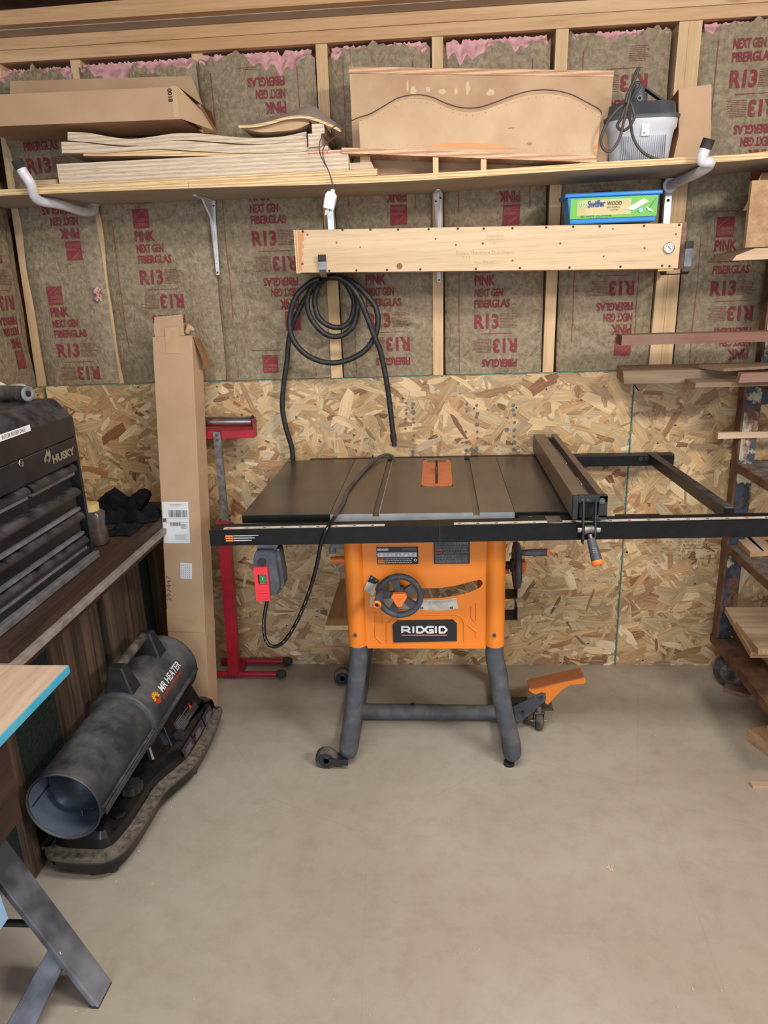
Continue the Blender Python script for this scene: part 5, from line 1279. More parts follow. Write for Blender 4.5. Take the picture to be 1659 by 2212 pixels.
# ------------------------------------------------------------------ old dark desk along the left wall
DX = -1.136
desk = thing('desk', (-1.33, -.95, 0), 'dark walnut desk with fluted pilasters and green felt panels along the left wall', 'desk')
m = MB(); m.box(-1.545, -1.018, -1.300, -.075, .724, .760, 'walnut'); m.box(-1.545, -1.002, -1.300, -.08, .704, .7235, 'lipgrey'); m.build('desk_top', desk, bevel=.003)  # grey ledge juts out, shaped so its top catches light
m = MB(); m.box(-1.545, -1.02, -1.290, -.10, .678, .7035, 'walnut'); m.box(-1.545, DX+.035, -1.290, -.10, .655, .6775, 'walnut'); m.build('apron', desk, bevel=.003)
m = MB(); m.box(-1.54, DX-.02, -1.28, -.11, .06, .66, 'felt'); m.build('felt_panel', desk, 'green felt panel')
def pilaster(y0, y1, zb=.05, zt_=.66):
    m = MB(); n = 5; prof = []
    for i in range(n):
        a = y0+(y1-y0)*i/n; b = y0+(y1-y0)*(i+1)/n
        for k in range(6):
            t = k/6; prof.append((a+(b-a)*t, DX-.004+.017*math.sin(PI*t)**.5))
    prof.append((y1, DX-.004)); poly = [(x, y) for y, x in prof]+[(DX-.02, y1), (DX-.02, y0)]
    m.prism(poly, 'xy', zb, zt_, 'walnut_z'); m.build('fluted_pilaster', desk)
pilaster(-.580, -.29); pilaster(-.930, -.642)
m = MB(); m.box(-1.18, -1.135, -1.215, -1.165, 0, .66, 'walnut_z'); m.build('leg', desk, bevel=.004)
m = MB(); m.box(-1.18, -1.12, -.15, -.095, 0, .66, 'walnut_z'); m.build('leg', desk, bevel=.004)
m = MB(); m.box(-1.54, -1.48, -1.215, -1.165, 0, .06, 'walnut_z'); m.build('leg', desk)
m = MB(); m.box(-1.54, -1.48, -.15, -.1, 0, .06, 'walnut_z'); m.build('leg', desk)
m = MB(); m.box(-1.535, DX-.03, -1.16, -.155, .03, .06, 'walnut'); m.build('bottom_rail', desk)
# ------------------------------------------------------------------ tool chest
X0, X1, YR, YL = -1.50, -1.085, -.690, -1.298
zc0 = .7605
chest = thing('tool_chest', ((X0+X1)/2, (YR+YL)/2, zc0), 'dusty black steel tool chest lettered HUSKY with four long drawers, standing on the desk', 'tool chest')
m = MB()
prof = [(X0, zc0), (X1, zc0), (X1, 1.205), (X1-.045, 1.258), (X0+.03, 1.262), (X0, 1.24)]
m.prism(prof, 'xz', YR-.012, YR, 'black_dust'); m.prism(prof, 'xz', YL, YL+.012, 'black_dust')
m.box(X0, X0+.01, YL+.012, YR-.012, zc0, 1.24, 'black_dust'); m.box(X0+.01, X1-.004, YL+.012, YR-.012, zc0, zc0+.04, 'black_dust')
m.box(X0+.01, X1-.03, YL+.012, YR-.012, zc0+.04, 1.12, 'blackplastic'); m.box(X1-.004, X1+.016, YL, YR, zc0+.002, zc0+.022, 'lip_light_dust'); m.build('case', chest, bevel=.002)
m = MB(); lidp = [(X0+.01, 1.150), (X1+.003, 1.150), (X1+.003, 1.212), (X1-.044, 1.264), (X0+.03, 1.267), (X0+.006, 1.245)]
m.prism(lidp, 'xz', YL+.013, YR-.013, 'black_dust'); lid = m.build('lid', chest, bevel=.003)
m = MB(); m.box(X1-.02, X1+.001, YL+.013, YR-.013, 1.078, 1.147, 'black_dust'); fr = m.build('front_band', chest, bevel=.002)
# name, badge and lock on the band
def PX(u, v, x=X1+.001): return P(u, v, 0, x)
a, b = PX(112, 989), PX(158, 961)
m = MB(); m.text('HUSKY', (X1+.001, a.y, PX(135, 990).z-.004), (0, 1, 0), (0, 0, 1), .024, 'emblem', (b.y-a.y), .05, off=.0012); m.build('brand_lettering', fr, 'raised letters reading HUSKY')
c = PX(103, 985); hd = [(-.024, -.010), (-.018, -.015), (-.012, -.009), (-.006, -.012), (-.002, -.020), (.008, -.014), (.014, -.002), (.015, .010), (.010, .017), (.006, .009), (.001, .011), (-.004, .021), (-.008, .010), (-.014, .004), (-.021, -.002)]
m = MB(); m.add([(X1+.002, c.y+y_, c.z+z_) for y_, z_ in hd], [tuple(range(len(hd)))], 'emblem'); m.add([(X1+.0025, c.y+y_, c.z+z_) for y_, z_ in ((-.012, -.006), (-.002, -.012), (.004, -.004), (-.004, .002))], [(0, 1, 2, 3)], 'black'); m.build('badge', fr, 'silver head emblem')
c = PX(44, 1000); m = MB(); m.lathe([(0, .0), (.011, 0), (.012, .003), (.008, .006), (.007, .003), (0, .003)][::-1], (X1+.001, c.y, c.z), (1, 0, 0), 'chrome', 24); m.build('lock', fr)
a, b = P(-40, 957, 0, X1+.003), P(65, 924, 0, X1+.003); m = MB()
m.rect((X1+.003, a.y, b.z-.008), (0, 1, 0), (0, 0, 1), b.y-a.y, .017, 'white', off=.0008); ta, tb = P(3, 945, 0, X1+.003), P(54, 932, 0, X1+.003); m.text('BUTLER ROGER DALE', (X1+.0035, ta.y, b.z-.004), (0, 1, 0), (0, 0, 1), .0095, 'ink', tb.y-ta.y, .0, off=.0010); m.build('name_tape', lid, 'white label tape with black capitals')
# drawers: a flat face under a rolled full width pull
zs_ = [1.074, 1.000, .925, .848]
for k, zt_ in enumerate(zs_):
    zb_ = (zs_[k+1] if k < 3 else .800)
    halves = [(YL+.03, -.985), (-.980, YR-.035)] if k == 0 else [(YL+.03, YR-.035)]
    for (y0, y1) in halves:
        hgt_ = .036 if k == 0 else zt_-zb_-.004
        t = MB(); t.box(X1-.03, X1-.012, y0, y1, zt_-hgt_+.002, zt_-.002, 'black_dust')
        dr = t.build('drawer', chest, bevel=.002)
        t = MB(); n = 9; pr = [(X1-.012, zt_-.001)]+[(X1-.012+.022*math.sin(PI*.5*j/n), zt_-.001-.020*(1-math.cos(PI*.5*j/n))) for j in range(1, n+1)]+[(X1+.006, zt_-.022), (X1-.012, zt_-.010)]
        t.prism(pr, 'xz', y0+.004, y1-.004, 'black_dust', sm=False); t.box(X1-.012, X1+.002, y0+.01, y1-.01, zt_-hgt_+.002, zt_-hgt_+.011, 'lip_light_dust'); t.build('pull', dr, bevel=.0008)  # grey bar paints the light caught along the drawer's bottom lip
# things on the chest: white plastic and a dark grip
t = thing('cable_holder', P(-10, 870, 0, -1.30), 'cream plastic moulded holder on top of the black tool chest', 'holder')
a = P(48, 872, 0, -1.33); m = MB(); m.box(-1.35, -1.30, a.y-.20, a.y, 1.268, P(40, 828, 0, -1.33).z, 'cream'); hb = m.build('body', t, bevel=.012)
m = MB(); c = P(-2, 860, 0, -1.29); m.tube([(-1.295, c.y+.062*math.cos(k), c.z+.04*math.sin(k)) for k in [PI*j/14 for j in range(15)]], .008, 'whiteplastic', 10); m.build('curved_rib', t)
t = thing('flashlight', P(0, 885, 0, -1.2), 'dusty dark cylindrical flashlight lying on top of the tool chest', 'flashlight')
c1 = P(45, 872, 0, -1.22); a = Vector((-1.16, c1.y-.055, 1.288)); b = Vector((-1.28, c1.y-.012, 1.288)); d = b-a
m = MB(); m.tube([a, a+d*.2, a+d*.8, b], [.021, .0225, .022, .019], 'rubber_dust', 24); m.build('body', t)
m = MB(); m.lathe([(.008, .0005), (.012, -.002), (.0205, -.003), (.0225, .002)], a, d, 'palegrey', 24); m.lathe([(0, -.001), (.009, -.001)], a, d, 'ink', 20); m.build('lens_ring', t)
# jar and black cloth on the desk behind the chest
jc = P(217, 1115, 0, -1.13); jy = -.565
m = MB(); jt = thing('jar', (-1.135, jy, .761), 'dusty clear plastic jar with yellow lid beside the tool chest', 'jar')
M['jar'] = plain('dusty_clear_plastic', (70, 60, 58), .25, c2=(96, 84, 78), ns=18)
loft(m, [(.030, .7612), (.037, .765), (.034, .80), (.030, .825), (.034, .85), (.034, .868), (.026, .876)], 'jar', (-1.135, jy), 3.4); m.build('jar_body', jt)
m = MB(); m.cyl((-1.14, jy, .8765), (-1.14, jy, .9), .027, 'yellowlid', 28); m.build('lid', jt, 'yellow lid', bevel=.002)
def cloth(name, label, cx, cy, sx_, sy_, z0, hgt_, seed, loc=None):
    m = MB(); n = 30; vs = []
    for j in range(n+1):
        for i in range(n+1):
            u, v = i/n*2-1, j/n*2-1
            e = max(0, 1-max(abs(u), abs(v))**4)
            h = hgt_*e*(.45+.55*noise.noise(Vector((u*1.7+seed, v*1.7, seed)))+.28*math.sin(u*4+seed)*math.cos(v*3))
            vs.append((cx+sx_*u*(1+.12*math.sin(v*5+seed)), cy+sy_*v*(1+.12*math.cos(u*4+seed)), z0+max(.0015, h)))
    m.add(vs, [(j*(n+1)+i, j*(n+1)+i+1, (j+1)*(n+1)+i+1, (j+1)*(n+1)+i) for j in range(n) for i in range(n)], 'cloth', True)
    m.add([(vs[0][0]+.004, vs[0][1]+.004, z0), (vs[n][0]-.004, vs[n][1]+.004, z0), (vs[-1][0]-.004, vs[-1][1]-.004, z0), (vs[-1-n][0]+.004, vs[-1-n][1]-.004, z0)], [(0, 1, 2, 3)], 'cloth')
    return m.build(name, None, label, 'cloth')
t = MB()
pk = [(206, 1090), (222, 1073), (238, 1058), (252, 1068), (268, 1079), (283, 1078), (292, 1064), (303, 1060), (316, 1066), (320, 1075), (312, 1092), (304, 1106), (262, 1108), (232, 1108)]
cl_pts = xz(pk, -.20)
t.prism(cl_pts, 'xz', -.235, -.16, 'cloth'); o = t.build('knee_pad', None, 'stiff black pad with raised corners standing behind the gloves on the desk', 'pad', bevel=.012, bseg=4)
gl = cloth('glove', 'crumpled black work glove lying on the desk by the tall box', -1.13, -.30, .10, .055, .7615, .075, 3.3)
cloth('glove', 'flat black glove lying on the desk next to the jar', -1.10, -.44, .05, .055, .7615, .035, 8.1)
# ------------------------------------------------------------------ tall cardboard box leaning in the corner
B0 = Vector((-1.022, -.432, 0)); wd, dp, LN = .150, .085, 1.425
tilt = math.radians(10.6)
BX = Matrix.Translation(B0) @ Matrix.Rotation(-.10, 4, 'Z') @ Matrix.Rotation(math.radians(-.8), 4, 'Y') @ Matrix.Rotation(-tilt, 4, 'X')
t = thing('tall_cardboard_box', B0, 'tall narrow brown cardboard box leaning on the wall with shipping labels', 'box')
m = MB(); m.X = BX; m.box(0, wd, .001, dp, .0, LN, 'card'); m.box(0.004, wd-.004, .004, dp-.004, LN-.001, LN+.001, 'card_dark'); bd = m.build('box_body', t, bevel=.0015)
m = MB(); m.X = BX
m.prism([(.008, LN), (wd-.03, LN+.002), (wd-.035, LN+.075), (.01, LN+.07), (.004, LN+.03)], 'xz', .006, .0085, 'card'); m.build('top_flap', t, bevel=.0005)
m = MB(); m.X = BX
m.add([(wd, .01, LN-.002), (wd, dp-.01, LN-.002), (wd+.045, dp-.02, LN-.115), (wd+.035, .02, LN-.105)], [(0, 1, 2, 3)], 'card_dark'); m.tube([(wd-.02, .008, LN+.012), (wd-.006, .004, LN+.03), (wd+.006, .008, LN+.018)], [.01, .014, .006], 'card', 12); m.build('side_flap', t)
m = MB(); m.X = BX
def tp(x0, x1, z0, z1, y=-.0006):
    m = MB(); m.X = BX; m.add([(x0, y, z0), (x1, y, z0), (x1, y, z1), (x0, y, z1)], [(0, 1, 2, 3)], 'tape'); m.build('packing_tape', bd)
tp(.05, .105, LN-.06, LN+.03); tp(0, .025, .37, .43, -.0007); tp(wd-.035, wd, .355, .425, -.0007); tp(0, wd, .345, .39, -.0005); tp(.03, wd-.03, .08, .16); tp(wd-.03, wd, .0, .10, -.0008)
m = MB(); m.X = BX; m.add([(wd+.0006, 0, .33), (wd+.0006, dp, .33), (wd+.0006, dp, .38), (wd+.0006, 0, .38)], [(0, 1, 2, 3)], 'tape')
m.build('packing_tape', bd)
def onbox(u, v):
    """where a pixel of the photograph falls on the leaning front face"""
    inv = BX.inverted(); c = inv @ Vector(CAM); q = inv @ P(u, v, 1, -.3); d = q-c; s_ = -c.y/d.y; return c+d*s_
A, B = onbox(350, 1084), onbox(411, 1174)
m = MB(); m.X = BX; x0, x1, z1, z0 = A.x, B.x, A.z, B.z; W, Hh = x1-x0, z1-z0
def R_(a, b, w_, h_, mt, y): m.add([(x0+W*a, y, z0+Hh*b), (x0+W*(a+w_), y, z0+Hh*b), (x0+W*(a+w_), y, z0+Hh*(b+h_)), (x0+W*a, y, z0+Hh*(b+h_))], [(0, 1, 2, 3)], mt)
R_(0, 0, 1, 1, 'white', -.0008); r = random.Random(9)
x = .24
while x < .92: d = r.choice((.006, .012, .02)); R_(x, .63, d, .17, 'ink', -.0012); x += d+r.choice((.01, .016))
x = .28
while x < .66: d = r.choice((.006, .012, .02)); R_(x, .42, d, .08, 'ink', -.0012); x += d+r.choice((.01, .016))
R_(0, .52, .13, .085, 'ink_soft', -.0012); R_(.02, .50, .96, .006, 'ink', -.0012); R_(.02, .60, .96, .004, 'ink', -.0012)
m.text('TX 799 5-03', (x0+W*.66, -.0008, z0+Hh*.40), (-1, 0, 0), (0, 0, -1), Hh*.05, 'ink', W*.40, .03, off=-.0008)
m.text('UPS GROUND', (x0+W*.95, -.0008, z0+Hh*.585), (-1, 0, 0), (0, 0, -1), Hh*.035, 'ink', W*.36, .01, off=-.0008)
for k in range(9): R_(.68+.02*(k % 2), .36+.013*k, .26*r.uniform(.5, 1), .006, 'ink_soft', -.0012)
for k in range(5): R_(.45, .10+.025*k, .5*r.uniform(.4, 1), .006, 'ink_soft', -.0012)
for k in range(3): R_(.3, .90+.02*k, .6*r.uniform(.5, 1), .005, 'ink_soft', -.0012)
m.build('shipping_label', bd, 'white shipping label with bar codes')
A, B = onbox(388, 1215), onbox(415, 1250)
m = MB(); m.X = BX @ Matrix.Translation((A.x, 0, B.z)) @ Matrix.Rotation(.05, 4, 'Y'); w_, h_ = B.x-A.x, A.z-B.z
m.add([(0, -.0008, 0), (w_, -.0008, 0), (w_, -.0008, h_), (0, -.0008, h_)], [(0, 1, 2, 3)], 'white')
for k in range(5):
    for j in range(6): m.add([(w_*(.12+.16*k), -.0012, h_*(.08+.14*j)), (w_*(.15+.16*k), -.0012, h_*(.08+.14*j)), (w_*(.15+.16*k), -.0012, h_*(.17+.14*j)), (w_*(.12+.16*k), -.0012, h_*(.17+.14*j))], [(0, 1, 2, 3)], 'ink_soft')
m.build('small_label', bd, 'small white label')
A = onbox(371, 1298); m = MB(); m.X = BX; m.text('397447', (A.x, -.0008, A.z), (0, 0, 1), (-1, 0, 0), .017, 'ink_soft', .095, -.02, off=.0006); m.build('pencil_number', bd, 'handwritten number 397447')
# ------------------------------------------------------------------ roller stand
t = thing('roller_stand', (-.84, -.15, 0), 'red roller stand with a chrome roller standing behind the tall box', 'stand')
yr = -.105
a, b = P(433, 911, 1, yr), P(548, 910, 1, yr)
m = MB(); m.tube([(a.x-.02, yr, a.z), (b.x-.004, yr, b.z)], .0195, 'chrome', 28); ro = m.build('roller', t, 'chrome roller')
m = MB(); m.cyl((b.x-.006, yr, b.z), (b.x, yr, b.z), .0225, 'rubber', 24); m.cyl((b.x, yr, b.z), (b.x+.012, yr, b.z), .003, 'steel', 10); m.build('end_cap', ro)
m = MB(); z0 = P(500, 947, 1, yr-.03).z; z1 = P(500, 930, 1, yr-.03).z
m.box(a.x-.03, b.x+.004, yr-.032, yr-.028, z0, z1+.002, 'red'); m.box(a.x-.03, b.x+.004, yr-.032, yr+.03, z1-.001, z1+.003, 'red'); m.prism([(b.x+.002, z0), (b.x+.005, z0), (b.x+.005, b.z+.012), (b.x+.002, b.z+.012)], 'xz', yr-.03, yr+.02, 'red'); m.build('roller_tray', t, bevel=.001)
pt_, pb_ = P(469, 932, 1, yr-.04), P(484, 1125, 1, yr-.04)
m = MB(); m.X = None; w2 = .0135
def slant(m, pt_, zt_, pb, zb_, w_, y0, y1, mt): m.prism([(pb-w_, zb_), (pb+w_, zb_), (pt_+w_, zt_), (pt_-w_, zt_)], 'xz', y0, y1, mt)
slant(m, pt_.x, pt_.z, pb_.x+.004, .66, w2, yr-.048, yr-.034, 'zinc')
for dz in (.012, .03): m.cyl((pt_.x, yr-.048, pt_.z-dz), (pt_.x, yr-.051, pt_.z-dz), .006, 'steel', 12)
m.build('post', t, 'bright steel post', bevel=.001)
tx = P(490, 1180, 1, yr-.03).x; bx_ = P(513, 1455, 2, .03).x
m = MB(); slant(m, tx, .70, bx_-.012, .03, .0215, yr-.05, yr-.012, 'red'); m.build('lower_column', t, bevel=.002)
for (u, v) in ((618, 1418), (600, 1456)):
    p = P(u, v, 2, .028); p.y = min(p.y, -.03); m = MB(); m.tube([(bx_-.10, p.y, .028), (p.x, p.y, .028)], .0125, 'red', 16); ar = m.build('foot_bar', t)
    m = MB(); m.lathe([(0, -.004), (.014, -.004), (.018, .004), (.0185, .018), (.016, .028), (.010, .034), (0, .035)], (p.x, p.y, .028), (1, 0, 0), 'rubber', 12, sm=False); m.build('end_cap', ar)
y_a, y_b = -.03, P(600, 1456, 2, .028).y
m = MB(); m.box(bx_-.04, bx_+.012, y_b, y_a, .017, .04, 'red'); m.build('cross_foot', t, bevel=.002)
# ------------------------------------------------------------------ forced air heater
hx, hz = -1.0, .262
ht = thing('space_heater', (-.98, -.85, 0), 'dusty black torpedo shaped heater on a black fuel tank, left of the room', 'heater')
tank = [(-.800, -.52), (-.812, -.47), (-.85, -.455), (-1.08, -.455), (-1.115, -.48), (-1.125, -.55), (-1.125, -1.12), (-1.118, -1.17), (-1.08, -1.215), (-.96, -1.225), (-.915, -1.215), (-.885, -1.18), (-.868, -1.10), (-.862, -1.0), (-.858, -.93), (-.835, -.87), (-.808, -.80), (-.798, -.72), (-.796, -.62)]
base = smooth([(x, y, 0) for x, y in tank], 4, True); cx_, cy_ = -.965, -.84; n = len(base)
def inset(d, z):
    out = []
    for i in range(n):
        p = base[i]; tq = (base[(i+1) % n]-base[i-1]).normalized(); nn = Vector((tq.y, -tq.x, 0))
        if nn.dot(Vector((cx_, cy_, 0))-p) < 0 and abs(nn.dot(Vector((cx_, cy_, 0))-p)) > .02: nn = -nn
        out.append(Vector((p.x+nn.x*d, p.y+nn.y*d, z)))
    return out
# make sure the normal points inwards all the way round
ori = sum((base[i].x*base[(i+1) % n].y-base[(i+1) % n].x*base[i].y) for i in range(n))
def inset(d, z):
    s_ = -1 if ori < 0 else 1; out = []
    for i in range(n):
        tq = (base[(i+2) % n]-base[i-2]).normalized(); out.append(base[i]+Vector((-tq.y, tq.x, 0))*d*s_+Vector((0, 0, z)))
    return out
secs = [(.030, .012), (.022, .016), (.018, .045), (.014, .062), (.002, .066), (0, .072), (.003, .079), (.026, .082), (.032, .090), (.038, .116), (.048, .136), (.062, .142), (.085, .145)]
m = MB(); vs = []
for d, z in secs: vs += inset(d, z)
for i in range(len(secs)-1): m.add(vs[i*n:(i+2)*n], [(j, (j+1) % n, n+(j+1) % n, n+j) for j in range(n)], 'tank_rim' if 4 <= i <= 7 else 'tank', True)
m.add(vs[-n:], [tuple(range(n))], 'tank'); m.add(vs[:n], [tuple(range(n-1, -1, -1))], 'tank'); tk_ = m.build('fuel_tank', ht, 'glossy black fuel tank under sawdust')
for x, y in ((-.98, -1.2), (-.93, -1.19), (-1.08, -1.15), (-.86, -.6), (-1.08, -.5), (-.84, -.76)):
    m = MB(); m.cyl((x, y+.02, 0), (x, y+.02, .018), .014, 'rubber', 12); m.build('foot', ht)
c = P(283, 1700, 2, .155); m = MB(); m.cyl((c.x, c.y, .143), (c.x, c.y, .168), .030, 'blackplastic', 24); m.cyl((c.x, c.y, .168), (c.x, c.y, .174), .024, 'black_dust', 24)
for k in range(10): t_a = 2*PI*k/10; m.box(c.x+.030*math.cos(t_a)-.004, c.x+.030*math.cos(t_a)+.004, c.y+.030*math.sin(t_a)-.004, c.y+.030*math.sin(t_a)+.004, .146, .166, 'blackplastic')
m.build('fuel_cap', ht, bevel=.001)
c = P(255, 1755, 2, .148); m = MB(); m.cyl((c.x, c.y, .143), (c.x, c.y, .149), .020, 'tank', 24); m.build('fuel_gauge', ht)
# barrel
ax = Vector((0, 1, 0)); org = Vector((hx, -1.235, hz))
RF = .100; RB = .113
m = MB(); m.lathe([(RF-.003, .05), (RF-.003, .003), (RF-.001, -.002), (RF+.003, 0), (RF, .006), (RF, .375)], org, ax, 'heater_skin', 56); fb_ = m.build('front_barrel', ht)
m = MB(); m.lathe([(RF-.0045, .004), (RF-.0045, .16), (RF-.02, .165)], org, ax, 'liner_daylight', 48); m.build('inner_liner', fb_, 'blue grey inner liner')
m = MB(); m.lathe([(0, .046), (.030, .048), (.060, .060), (.080, .09), (.086, .14)], org, ax, 'bluegrey', 40)
for k in range(3):
    t_a = 2*PI*k/3+.5; d = Vector((math.cos(t_a), 0, math.sin(t_a))); e = Vector((-math.sin(t_a), 0, math.cos(t_a)))
    m.tube([org+ax*.085+d*.068, org+ax*.085+d*(RF-.002)], .004, 'zinc', 8)
m.lathe([(.080, .09), (.087, .09), (.088, .096), (.082, .098)], org, ax, 'zinc', 40); m.build('flame_cone', ht, 'dark domed flame cone inside the mouth')
m = MB(); m.lathe([(RF, .366), (RB-.003, .370), (RB, .376), (RB, .40), (RB+.001, .62), (RB+.001, .735), (RB+.008, .738), (RB+.009, .748), (RB+.004, .754), (RB-.004, .752), (.03, .748), (0, .748)], org, ax, 'heater_skin', 56); rb_ = m.build('rear_shell', ht)
m = MB()
for r0 in (.03, .05, .07, .09, .105): m.lathe([(r0-.0015, .753), (r0+.0015, .753), (r0+.0015, .756), (r0-.0015, .756), (r0-.0015, .753)], org, ax, 'zinc', 36)
m.build('rear_grille', ht)
m = MB(); m.box(hx+RF-.006, hx+RF+.012, -1.222, -.86, hz-.014, hz-.008, 'heater_skin'); m.box(hx+RB-.006, hx+RB+.012, -.858, -.49, hz-.014, hz-.007, 'heater_skin'); m.box(hx+RF+.006, hx+RF+.010, -1.222, -.86, hz-.03, hz-.008, 'heater_skin')
for y in (-1.16, -.92, -.78, -.56): m.cyl((hx+RF+.004+(.012 if y > -.86 else 0), y, hz-.008), (hx+RF+.004+(.012 if y > -.86 else 0), y, hz-.005), .004, 'zinc', 10)
m.build('side_flange', ht, bevel=.001)
m = MB(); m.box(hx-RF-.012, hx-RF+.006, -1.222, -.50, hz-.014, hz-.008, 'heater_skin'); m.build('side_flange', ht)
# handle: two feet and a bar
for (y0, y1) in ((-.845, -.795), (-.615, -.565)):
    m = MB(); z0 = hz+RB-.008; zt_ = hz+RB+.075
    m.add([(hx-.045, y0-.01, z0-.012), (hx+.052, y0-.01, z0-.014), (hx+.052, y1+.01, z0-.014), (hx-.045, y1+.01, z0-.012), (hx-.028, y0+.006, zt_), (hx+.018, y0+.006, zt_), (hx+.018, y1-.006, zt_), (hx-.028, y1-.006, zt_)], [(0, 3, 2, 1), (4, 5, 6, 7), (0, 1, 5, 4), (1, 2, 6, 5), (2, 3, 7, 6), (3, 0, 4, 7)], 'blackplastic'); m.build('handle_foot', ht, bevel=.006, bseg=3)
m = MB(); m.tube(smooth([(hx-.005, -.81, zt_-.02), (hx-.005, -.79, zt_-.012), (hx-.005, -.70, zt_-.010), (hx-.005, -.62, zt_-.012), (hx-.005, -.60, zt_-.02)], 5), .0155, 'rubber_dust', 18); m.build('handle_bar', ht)
# lettering on the rear shell
th = math.radians(31); nn = Vector((math.cos(th), 0, math.sin(th))); upv = Vector((-math.sin(th), 0, math.cos(th)))
def curve_fn(p):
    v = Vector((p.x-hx, 0, p.z-hz)); v.normalize(); return Vector((hx+v.x*(RB+.0022), p.y, hz+v.z*(RB+.0022)))
yL = -.800; yR_ = -.575; o0 = Vector((hx, yL, hz))+nn*RB-upv*.004
m = MB(); m.text('MR HEATER', o0+Vector((0, .042, 0))-upv*.002, (0, 1, 0), upv, .026, 'white', .176, .02, fn=curve_fn, sub=.01)
m.text('CONTRACTOR SERIES', o0+Vector((0, .028, 0))-upv*.019, (0, 1, 0), upv, .012, 'redlogo', .172, .01, fn=curve_fn, sub=.01)
sc_ = o0+Vector((0, .002, 0))+upv*.006
for k in range(14):
    t_a = 2*PI*k/14; d = Vector((0, math.cos(t_a), 0))+upv*math.sin(t_a); e = Vector((0, -math.sin(t_a), 0))+upv*math.cos(t_a)
    m.add([curve_fn(sc_+d*.007-e*.0018), curve_fn(sc_+d*.007+e*.0018), curve_fn(sc_+d*.021+e*.0035), curve_fn(sc_+d*.021-e*.0035)], [(0, 1, 2, 3)], 'glow_sun' if math.sin(t_a) > -.1 else 'redlogo')
m.build('brand_lettering', rb_, 'sun emblem with white and red lettering')
# pedestal with controls
m = MB(); m.add([(-1.07, -.88, .13), (-.90, -.88, .13), (-.865, -.50, .13), (-1.07, -.50, .13), (-1.05, -.84, .20), (-.935, -.84, .20), (-.915, -.52, .22), (-1.05, -.52, .20)], [(0, 3, 2, 1), (4, 5, 6, 7), (0, 1, 5, 4), (1, 2, 6, 5), (2, 3, 7, 6), (3, 0, 4, 7)], 'tank'); pd = m.build('pedestal', ht, bevel=.012, bseg=3)
# side panel leaning out of the pedestal
A0, A1, A2, A3 = Vector((-.868, -.80, .128)), Vector((-.852, -.53, .128)), Vector((-.888, -.54, .222)), Vector((-.900, -.78, .205))
m = MB(); m.add([A0, A1, A2, A3, A0-Vector((.05, 0, 0)), A1-Vector((.05, 0, 0)), A2-Vector((.05, 0, 0)), A3-Vector((.05, 0, 0))], [(0, 1, 2, 3), (7, 6, 5, 4), (4, 5, 1, 0), (1, 5, 6, 2), (3, 2, 6, 7), (4, 0, 3, 7)], 'tank'); pn = m.build('control_panel', ht, bevel=.004)
rt = (A1-A0).normalized(); up_ = (A3-A0)-rt*(A3-A0).dot(rt); up_.normalize()
m = MB(); o1 = A0+rt*.06+up_*.012; M['darklabel'] = plain('dark_panel_label', (62, 54, 62), .4)
m.rect(o1, rt, up_, .17, .052, 'darklabel', off=.002)
r = random.Random(8)
for k in range(7): m.rect(o1+up_*(.006+.006*k)+rt*.01, rt, up_, r.uniform(.05, .11), .0016, 'palegrey', off=.0026)
m.add([o1+rt*.118+up_*.03+rt.cross(up_)*.003, o1+rt*.136+up_*.03+rt.cross(up_)*.003, o1+rt*.127+up_*.05+rt.cross(up_)*.003], [(0, 1, 2)], 'redlogo'); m.build('panel_label', pn, 'dark label with red triangle')
c = A0+rt*.052+up_*.022; nn2 = rt.cross(up_)
m = MB(); m.cyl(c, c+nn2*.016, .019, 'blackplastic', 24); m.box(c.x+.008, c.x+.022, c.y-.003, c.y+.003, c.z-.014, c.z+.016, 'blackplastic'); m.build('thermostat_knob', pn, bevel=.001)
# warning labels on the tank side
m = MB()
for k, (y0, y1) in enumerate(((-.80, -.72), (-.71, -.62), (-.61, -.53))):
    m.rect(Vector((-.845+.004*k, y0, .094)), (.05, 1, 0), (-.35, 0, 1), y1-y0, .034, 'darklabel', off=.012)
    for j in range(5): m.rect(Vector((-.845+.004*k, y0+.006, .097+.006*j)), (.05, 1, 0), (-.35, 0, 1), (y1-y0)*r.uniform(.4, .85), .0018, 'palegrey', off=.0128-.0)
m.build('warning_labels', tk_)
# ------------------------------------------------------------------ bench corner and folding sawhorse at lower left
m = MB(); zt_ = .722
m.box(-1.50, -.872, -2.35, -1.303, zt_-.019, zt_, 'plytop'); m.box(-.8735, -.8700, -2.35, -1.305, zt_-.0192, zt_+.0002, 'bluetape')
m.build('plywood_sheet', None, 'plywood sheet with bright blue painted edge, its corner at the lower left', 'plywood', bevel=.001)
t = thing('work_table', (-1.2, -1.85, .3), 'dark brown wooden box under the blue edged plywood sheet', 'table')
m = MB(); a = P(50, 1765, 1, -1.44); m.box(-1.36, a.x, -2.2, -1.44, a.z, zt_-.02, 'walnut'); m.build('drawer_case', t, 'dark wooden drawer case', bevel=.003)
for x, y in ((-1.33, -1.47), (-1.33, -2.17), (-1.33, -1.8)):
    m = MB(); m.box(x-.025, x+.025, y-.02, y+.03, 0, a.z, 'walnut_z'); m.build('leg', t, bevel=.003)
t.location = (-1.2, -1.85, 0)
for ch in t.children: ch.matrix_parent_inverse = Matrix.Translation((1.2, 1.85, 0))
# sawhorse leg: two flat steel channels crossing
hs = thing('folding_sawhorse', (-.9, -1.6, 0), 'dusty grey folded steel sawhorse with crossed flat legs, lower left corner', 'sawhorse')
yh_ = -1.545
FT = P(228, 2150, 1, yh_); fz = 0
f1 = P(214, 2180, 2, 0.0); f2 = P(243, 2122, 2, 0.0)
